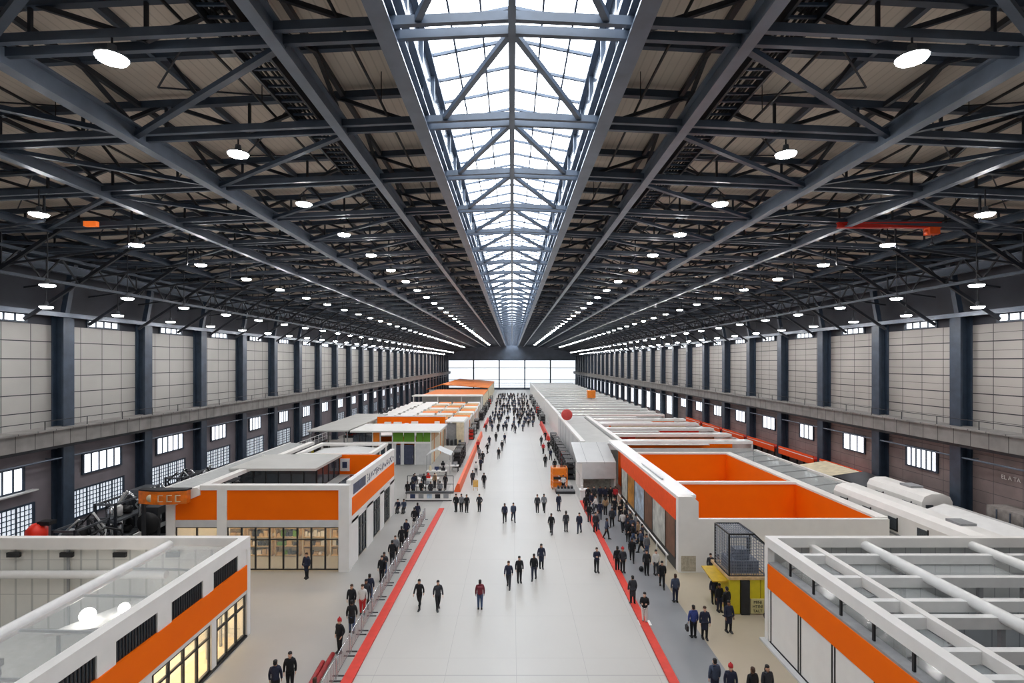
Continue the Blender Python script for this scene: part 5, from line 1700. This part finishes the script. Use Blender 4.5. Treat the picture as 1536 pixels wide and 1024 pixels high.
def person(x, y, face, pose, jac, tro, hair, label, hk=0, pack=None, sc=1.0, group=None, z=0.0):
    """face: degrees turned from looking away from the camera"""
    global npeople
    P_ = POSES[pose]
    r = bpy.data.objects.new('person', P_['body']); COL.objects.link(r)
    setm(r, SKT[npeople % 3])
    npeople += 1
    r.location = (x, y, z); r.rotation_euler = (0, 0, radians(face)); r.scale = (sc, sc, sc)
    tag(r, label, 'person', group)
    for n, me, m in (('jacket', P_['jacket'], CL[jac]), ('trousers', P_['trousers'], CL[tro]), ('shoe', P_['shoes'][0], BLACK), ('shoe', P_['shoes'][1], BLACK), ('eye', P_['eye'][0], BLACK), ('eye', P_['eye'][1], BLACK),
                     ('hat' if hk == 2 else 'hair', P_['hair'][hk], CL[hair])):
        me0 = me
        if not me0.materials: me0.materials.append(m)
        o = bpy.data.objects.new(n, me0); COL.objects.link(o); o.parent = r; setm(o, m)
    if pack:
        o = bpy.data.objects.new('backpack', P_['pack']); COL.objects.link(o); setm(o, CL[pack])
        o.parent = r
        o.name = 'backpack'
    return r
def gp(px, py, face, pose, jac, tro, hair, label, **k):
    x, y = ground(px, py)
    zz = 0.02 if -7.45 < x < 7.3 else 0.0
    x, y = ground(px, py, zz)
    if -9.6 < x < -7.45 and y < 52: x = min(x-0.3, -8.9)
    return person(x, y, face, pose, jac, tro, hair, label, z=zz, **k)
def hp(px, py, *a, **k):
    """place by the top of the head"""
    y = (CAMZ-1.75)*FPX/(py-VY); x = (px-VX)*y/FPX
    return person(x, y, *a, **k)

# the pale aisle
gp(629, 912, 170, 'walk', 'black', 'black', 'dark', 'person in black striding towards us, left of a walking pair on the aisle')
gp(657, 914, 200, 'step', 'charcoal', 'black', 'dark', 'person in open charcoal jacket, right of the walking pair near the left strip')
gp(720, 913, 5, 'stand', 'maroon', 'jeans', 'dark', 'person in maroon jacket and jeans alone in the middle of the aisle', pack='maroon')
gp(763, 881, 175, 'walk', 'navy', 'charcoal', 'brownhair', 'tall person in navy walking, left of the close pair at aisle centre')
gp(779, 873, 190, 'stand', 'black', 'black', 'dark', 'person in black, right of the close pair at aisle centre')
gp(801, 869, 170, 'step', 'black', 'navy', 'dark', 'person in black and navy just in front of the puffer coat')
gp(812, 852, 185, 'coat', 'navy', 'black', 'dark', 'person in bulky navy coat right of the aisle centre', hk=1)
gp(895, 858, 190, 'phone', 'navy', 'black', 'brownhair', 'person with hands raised to the chest beside the right red strip')
gp(827, 800, 170, 'walk', 'black', 'charcoal', 'dark', 'person in black, left of three spread out near the right strip')
gp(849, 797, 5, 'stand', 'charcoal', 'charcoal', 'dark', 'person in a peaked hat, middle of three spread out near the right strip', hk=2)
gp(869, 799, 160, 'step', 'navy', 'navy', 'dark', 'person in navy right against the right red strip')
gp(757, 783, 175, 'step', 'navy', 'black', 'dark', 'person in navy, left of the pair at mid aisle')
gp(770, 782, 190, 'walk', 'slate', 'navy', 'dark', 'person in slate jacket, right of the pair at mid aisle')
gp(806, 768, 180, 'stand', 'charcoal', 'black', 'brownhair', 'person in charcoal, left of the pair beyond the mid aisle')
gp(816, 767, 170, 'walk', 'grey', 'black', 'dark', 'person in grey, right of the pair beyond the mid aisle')
gp(838, 766, 200, 'stand', 'navy', 'navy', 'dark', 'person in navy standing near the far end of the right strip')
gp(684, 767, 160, 'coat', 'black', 'black', 'dark', 'person in long black coat at the far end of the left strip')
gp(692, 767, 180, 'stand', 'grey', 'black', 'dark', 'person in grey, left of the close pair past the left strip')
gp(700, 768, 190, 'stand', 'black', 'black', 'brownhair', 'person in black, right of the close pair past the left strip')
gp(719, 767, 175, 'pockets', 'charcoal', 'black', 'dark', 'person with hands in pockets just past the end of the left strip')
gp(726, 731, 180, 'walk', 'black', 'black', 'dark', 'person in black alone beyond the floor joint left of centre')
gp(748, 688, 175, 'step', 'black', 'black', 'dark', 'nearer person in black of the two in line far along the aisle')
gp(753, 676, 185, 'stand', 'black', 'charcoal', 'dark', 'further person in black and charcoal of the two in line far along the aisle')
gp(744, 662, 180, 'stand', 'black', 'black', 'dark', 'person in black left of the first far row on the aisle')
gp(757, 664, 190, 'walk', 'navy', 'black', 'dark', 'person in navy right of the first far row on the aisle')
# left strip and open floor
gp(520, 979, 150, 'pockets', 'black', 'black', 'red', 'person in black wearing a red bobble hat by the left barriers', hk=2)
gp(546, 948, 15, 'coat', 'black', 'jeans', 'dark', 'person in long black coat leaning over the left barriers')
gp(535, 921, 175, 'stand', 'black', 'black', 'brownhair', 'person in black standing off the left barriers on open floor')
gp(553, 921, 190, 'stand', 'white', 'red', 'brownhair', 'person in white top and red trousers by the left barriers')
gp(566, 912, 200, 'coat', 'charcoal', 'black', 'dark', 'person in dark coat right of the white top by the left barriers')
gp(575, 903, 20, 'stand', 'navy', 'jeans', 'dark', 'tall person in navy with jeans at the left barriers')
gp(592, 872, 170, 'stand', 'black', 'black', 'dark', 'person in black, left of a small pair by the left barriers')
gp(603, 866, 190, 'phone', 'charcoal', 'jeans', 'dark', 'person in charcoal, right of a small pair by the left barriers')
gp(606, 846, 10, 'coat', 'black', 'charcoal', 'dark', 'person in black coat with back turned halfway up the left barriers')
gp(616, 838, 190, 'stand', 'grey', 'black', 'brownhair', 'person in grey halfway up the left barriers')
gp(620, 822, 20, 'coat', 'black', 'black', 'dark', 'nearer of two stout dark figures two thirds up the left barriers')
gp(623, 810, 160, 'pockets', 'navy', 'black', 'dark', 'further of two stout dark figures two thirds up the left barriers')
gp(637, 790, 15, 'coat', 'black', 'white', 'dark', 'person in black coat and white trousers near the far end of the left barriers')
gp(646, 782, 20, 'stand', 'navy', 'navy', 'dark', 'person in navy at the far end of the left barriers')
gp(460, 867, 165, 'coat', 'navy', 'black', 'brownhair', 'person with bushy brown hair in front of the glass shop front')
for px, col_, lab in ((597, 'navy', 'left seated person in navy at the corner of the orange stand'), (606, 'slate', 'right seated person in slate at the corner of the orange stand')):
    x, y = ground(px, 768)
    st = thing('stool', 'low black stool under the %s' % lab.split(' at ')[0], 'stool', (x, y, 0))
    MB().lathe([(0.18, 0.38), (0.2, 0.40), (0.18, 0.42)], (x, y, 0), 14).build('seat', BLACK, st)
    MB().tube([(x, y, 0.03), (x, y, 0.38)], 0.03, 8).build('column', CHROME, st)
    MB().lathe([(0.2, 0), (0.2, 0.03)], (x, y, 0), 14).build('foot', BLACK, st)
    person(x, y, 180, 'sit', col_, 'black', 'dark', lab, z=0.0)
hp(413, 990, 10, 'stand', 'navy', 'black', 'dark', 'person in navy, left of the pair at the bottom edge on the left')
hp(435, 978, 190, 'stand', 'black', 'black', 'dark', 'person in black, right of the pair at the bottom edge on the left')
hp(472, 1017, 20, 'stand', 'black', 'black', 'brownhair', 'person cut off at the bottom edge with only brown hair showing')
# right hand floor
gp(949, 906, 10, 'coat', 'charcoal', 'black', 'dark', 'person in long charcoal coat on the edge of the right red strip')
sx_, sy_ = ground(967, 934)
person(sx_, sy_, 160, 'phone', 'black', 'white', 'dark', 'person in black top and white trousers on a pale footboard', z=0.0)
gp(926, 856, 10, 'stand', 'black', 'black', 'dark', 'person in black, left of the red-hatted pair right of the strip')
gp(934, 858, 190, 'pockets', 'charcoal', 'black', 'red', 'person in a red hat chatting right of the strip', hk=2)
gp(993, 881, 170, 'walk', 'black', 'black', 'dark', 'tall person in black striding out from the poster wall')
gp(1013, 903, 5, 'stand', 'slate', 'navy', 'brownhair', 'person in slate overalls seen from behind on the beige floor')
gp(1040, 956, 5, 'stand', 'blue', 'black', 'dark', 'person in bright blue jacket, left of the pair on the beige floor')
gp(1057, 958, 175, 'coat', 'navy', 'black', 'brownhair', 'person in belted navy coat, right of the pair on the beige floor')
gp(1093, 948, 190, 'coat', 'navy', 'black', 'dark', 'nearer person in dark coat before the yellow kiosk')
gp(1090, 925, 20, 'stand', 'black', 'black', 'dark', 'further person in black before the yellow kiosk')
gp(1071, 905, 170, 'stand', 'navy', 'black', 'dark', 'left of two small figures at the left side of the yellow kiosk', sc=0.95)
gp(1079, 917, 190, 'stand', 'black', 'navy', 'dark', 'right of two small figures at the left side of the yellow kiosk', sc=0.95)
gp(970, 862, 175, 'stand', 'black', 'black', 'dark', 'person in black, left of the pair by the guard rail end')
gp(984, 862, 190, 'stand', 'white', 'charcoal', 'dark', 'person in white top, right of the pair by the guard rail end')
gp(948, 842, 170, 'walk', 'black', 'black', 'dark', 'person in black walking out in front of the dense right crowd')
hp(1072, 988, 10, 'stand', 'slate', 'navy', 'dark', 'person in slate jacket at the bottom edge on the right, leftmost of four')
hp(1096, 997, 170, 'stand', 'navy', 'black', 'red', 'person in navy with a red hat at the bottom edge on the right', hk=2)
hp(1129, 1001, 15, 'stand', 'black', 'black', 'brownhair', 'person in black with brown hair at the bottom edge on the right')
hp(1151, 998, 190, 'stand', 'charcoal', 'grey', 'dark', 'person in charcoal, rightmost of four at the bottom edge', hk=1)
gp(1066, 866, 175, 'stand', 'charcoal', 'black', 'dark', 'person in charcoal behind the yellow kiosk by the low counter', sc=0.95)
gp(1077, 868, 190, 'stand', 'black', 'black', 'dark', 'person in black close behind the yellow kiosk', sc=0.95)
# dense crowd on the right
random.seed(31)
pl = ['stand', 'walk', 'pockets', 'coat', 'phone', 'step']; jl = ['black', 'navy', 'black', 'charcoal', 'grey', 'slate', 'navy', 'white', 'tan', 'black']; tl = ['black', 'navy', 'charcoal', 'black', 'jeans']
row = [(882, 754), (891, 753), (900, 753), (908, 754), (916, 754), (923, 754)]
ps = ['far left', 'second', 'third', 'fourth', 'fifth', 'far right']
cs = ['black', 'charcoal', 'navy', 'navy', 'black', 'red']
for k, (px, py) in enumerate(row):
    gp(px, py, 180, 'stand', cs[k], 'black', 'dark', '%s person in %s in the row of six facing the patterned counter' % (ps[k], cs[k]))
crowd = [(879, 768), (887, 764), (884, 783), (893, 798), (903, 798), (910, 808), (900, 779), (894, 770), (908, 772), (922, 773), (934, 771), (944, 780),
         (938, 789), (946, 795), (954, 800), (948, 806), (940, 802), (934, 797), (957, 812), (950, 816), (942, 812), (963, 818), (930, 782), (918, 790), (970, 835), (962, 828)]
lastc = {}
cpl = []
for k, (px, py) in enumerate(crowd):
    x, y = ground(px, py)
    x = min(x, 10.85)
    for _ in range(12):
        if all((x-a)**2+(y-b)**2 > 0.4 for a, b in cpl): break
        y += 0.3; x -= 0.12
    cpl.append((x, y))
    jc = jl[k % 10]
    zone = 'by the right red strip' if x < 9.2 else ('near the poster wall' if x > 10.2 else 'in the middle lane')
    key = (jc, zone); lastc[key] = lastc.get(key, 0)
    person(x, y, random.choice((0, 90, 180, 200, 160, 270)), pl[k % 6], jc, tl[k % 5], ('dark', 'brownhair', 'dark')[k % 3],
           '%s person in a %s top in the dense crowd %s' % (ORD[lastc[key]], jc, zone), hk=(1 if k % 4 == 0 else 0), group='dense crowd on the right')
    lastc[key] += 1
# people in the open exhibit on the left and along the far barriers
lx = [(607, 744, 'black'), (620, 745, 'navy'), (632, 744, 'black'), (646, 745, 'charcoal'), (660, 744, 'grey'), (603, 733, 'black'), (616, 731, 'navy'), (636, 730, 'black'), (652, 731, 'tan'), (668, 731, 'black')]
for k, (px, py, jc) in enumerate(lx):
    x, y = ground(px, py)
    y = 59.2 + 0.25*(k % 3) if k < 5 else 63.0 + 0.35*(k % 3)
    x = max(-11.6, (px-VX)*y/FPX)
    person(x, y, (180, 20, 160)[k % 3], pl[k % 4], jc, 'black', 'dark',
           '%s person from the left in the %s row behind the low white counter' % (ORD[k % 5], 'front' if k < 5 else 'back'), group='visitors in the left open exhibit')
lf = [(700, 727, 'charcoal'), (705, 712, 'white'), (712, 705, 'navy'), (715, 694, 'black'), (710, 688, 'grey'), (722, 680, 'black'), (708, 675, 'red'), (725, 668, 'navy')]
for k, (px, py, jc) in enumerate(lf):
    gp(px+9, py, (180, 10, 150)[k % 3], pl[k % 4], jc, 'black', 'dark', '%s person from the near end in %s along the orange barrier bank' % (ORD[k], jc), group='people along the orange barrier')
rf_ = [(818, 700, 'black'), (826, 690, 'navy'), (815, 680, 'red'), (823, 676, 'black'), (812, 668, 'charcoal'), (818, 660, 'black'), (845, 735, 'white'), (832, 707, 'black')]
for k, (px, py, jc) in enumerate(rf_):
    gp(px, py, (180, 10, 150)[k % 3], pl[k % 4], jc, 'black', 'dark', '%s person in the list of visitors in %s beside the right racks' % (ORD[k], jc) if False else 'visitor in %s beside the right racks, %s in the line' % (jc, ORD[k]), group='people beside the right racks')

# small held and laid objects
hx_, hy_ = ground(1030, 938)
t = thing('handbag', 'black handbag at the side of the person in the bright blue jacket', 'bag', (hx_, hy_, 0))
bx, by = ground(1040, 956)
MB().box(bx-0.42, bx-0.30, by-0.18, by+0.12, 0.42, 0.68).build('bag_body', BLACK, t)
MB().tube([(bx-0.36, by-0.12, 0.68), (bx-0.34, by-0.03, 0.86), (bx-0.36, by+0.06, 0.68)], 0.012, 6).build('strap', BLACK, t)
o = MB().box(sx_-0.35, sx_+0.35, sy_-0.3, sy_+0.3, 0.0, 0.02).build('footboard', WHITE)
tag(o, 'pale footboard under the person in white trousers by the right strip', 'board')
dx, dy = ground(962, 857)
t = thing('rucksack', 'small black rucksack left on the grey floor lane on the right', 'bag', (dx, dy, 0))
MB().ball((dx, dy, 0.2), 0.18, 0.14, 0.2, 12, 8).build('bag_body', BLACK, t)
MB().tube([(dx-0.1, dy-0.12, 0.1), (dx-0.1, dy-0.2, 0.25), (dx-0.08, dy-0.1, 0.36)], 0.02, 6).build('strap', MACHD, t)

# far crowd: one mesh each
far_people = []
FC = [('black', 'black', 'dark'), ('navy', 'black', 'dark'), ('charcoal', 'navy', 'brownhair'), ('slate', 'charcoal', 'dark'), ('black', 'jeans', 'dark')]
def merged(pose, combo, si):
    import bmesh
    P_ = POSES[pose]
    bm = bmesh.new()
    mats_ = [SKT[si], CL[combo[0]], CL[combo[1]], CL[combo[2]], BLACK]
    for mi, me in ((0, P_['body']), (1, P_['jacket']), (2, P_['trousers']), (3, P_['hair'][0]), (4, P_['shoes'][0]), (4, P_['shoes'][1])):
        n0 = len(bm.faces)
        bm.from_mesh(me)
        bm.faces.ensure_lookup_table()
        for f in bm.faces[n0:]:
            f.material_index = mi
    me = bpy.data.meshes.new('person'); bm.to_mesh(me); bm.free()
    for m in mats_: me.materials.append(m)
    return me
for k, pz in enumerate(('stand', 'walk', 'coat', 'pockets', 'step')):
    far_people.append(merged(pz, FC[k], k % 3))
random.seed(77)
placed = []
total = 290 - npeople
rowsy = [(648, 9), (640, 11), (634, 13), (629, 14), (624, 14), (619, 15), (614, 15), (610, 15), (606, 15), (602, 15), (598, 15), (595, 15), (592, 14)]
cnt_ = 0
for ri, (py, n) in enumerate(rowsy):
    for k in range(n):
        if cnt_ >= total: break
        Y = 12000/(py-VY) + random.uniform(-2.2, 2.2)
        ok = False
        for _ in range(20):
            X = random.uniform(-5.6, 5.8)
            if all((X-a)**2+(Y-b)**2 > 0.5 for a, b in placed):
                ok = True; break
            Y += random.uniform(-1, 1)
        if not ok or Y > 284: continue
        placed.append((X, Y))
        o = bpy.data.objects.new('person', far_people[random.randrange(5)]); COL.objects.link(o)
        o.location = (X, Y, 0.02); o.rotation_euler = (0, 0, random.choice((0, pi, pi, 2.6, 3.6, 0.4)))
        lab = 'small dark figure in the nearer rows of the far aisle crowd' if ri < 4 else ('tiny dark figure midway back in the far aisle crowd' if ri < 9 else 'tiny dark figure in the packed crowd by the far window')
        tag(o, lab, 'person', ('nearer far crowd', 'middle far crowd', 'packed far crowd')[0 if ri < 4 else (1 if ri < 9 else 2)])
        cnt_ += 1

# ------------------------------------------------------------------ camera, world, view
cam = bpy.data.cameras.new('camera')
cam.sensor_width = 36.0
cam.lens = FPX/1536*36.0
cam.shift_y = (VY-512)/1536.0
cam.clip_end = 600
co = bpy.data.objects.new('camera', cam)
COL.objects.link(co)
co.location = (0, 0, CAMZ)
co.rotation_euler = (pi/2, 0, 0)
S.camera = co
w = bpy.data.worlds.new('world'); S.world = w
w.use_nodes = True
w.node_tree.nodes['Background'].inputs[0].default_value = (0.8, 0.88, 1.0, 1)
w.node_tree.nodes['Background'].inputs[1].default_value = 0.6
S.view_settings.view_transform = 'Standard'
S.view_settings.look = 'None'
S.view_settings.exposure = 0.0
S.view_settings.gamma = 1.0
S.view_settings.use_curve_mapping = False
S.cycles.max_bounces = 6
S.cycles.diffuse_bounces = 5
S.cycles.glossy_bounces = 3
S.cycles.transparent_max_bounces = 12
S.cycles.sample_clamp_indirect = 6.0
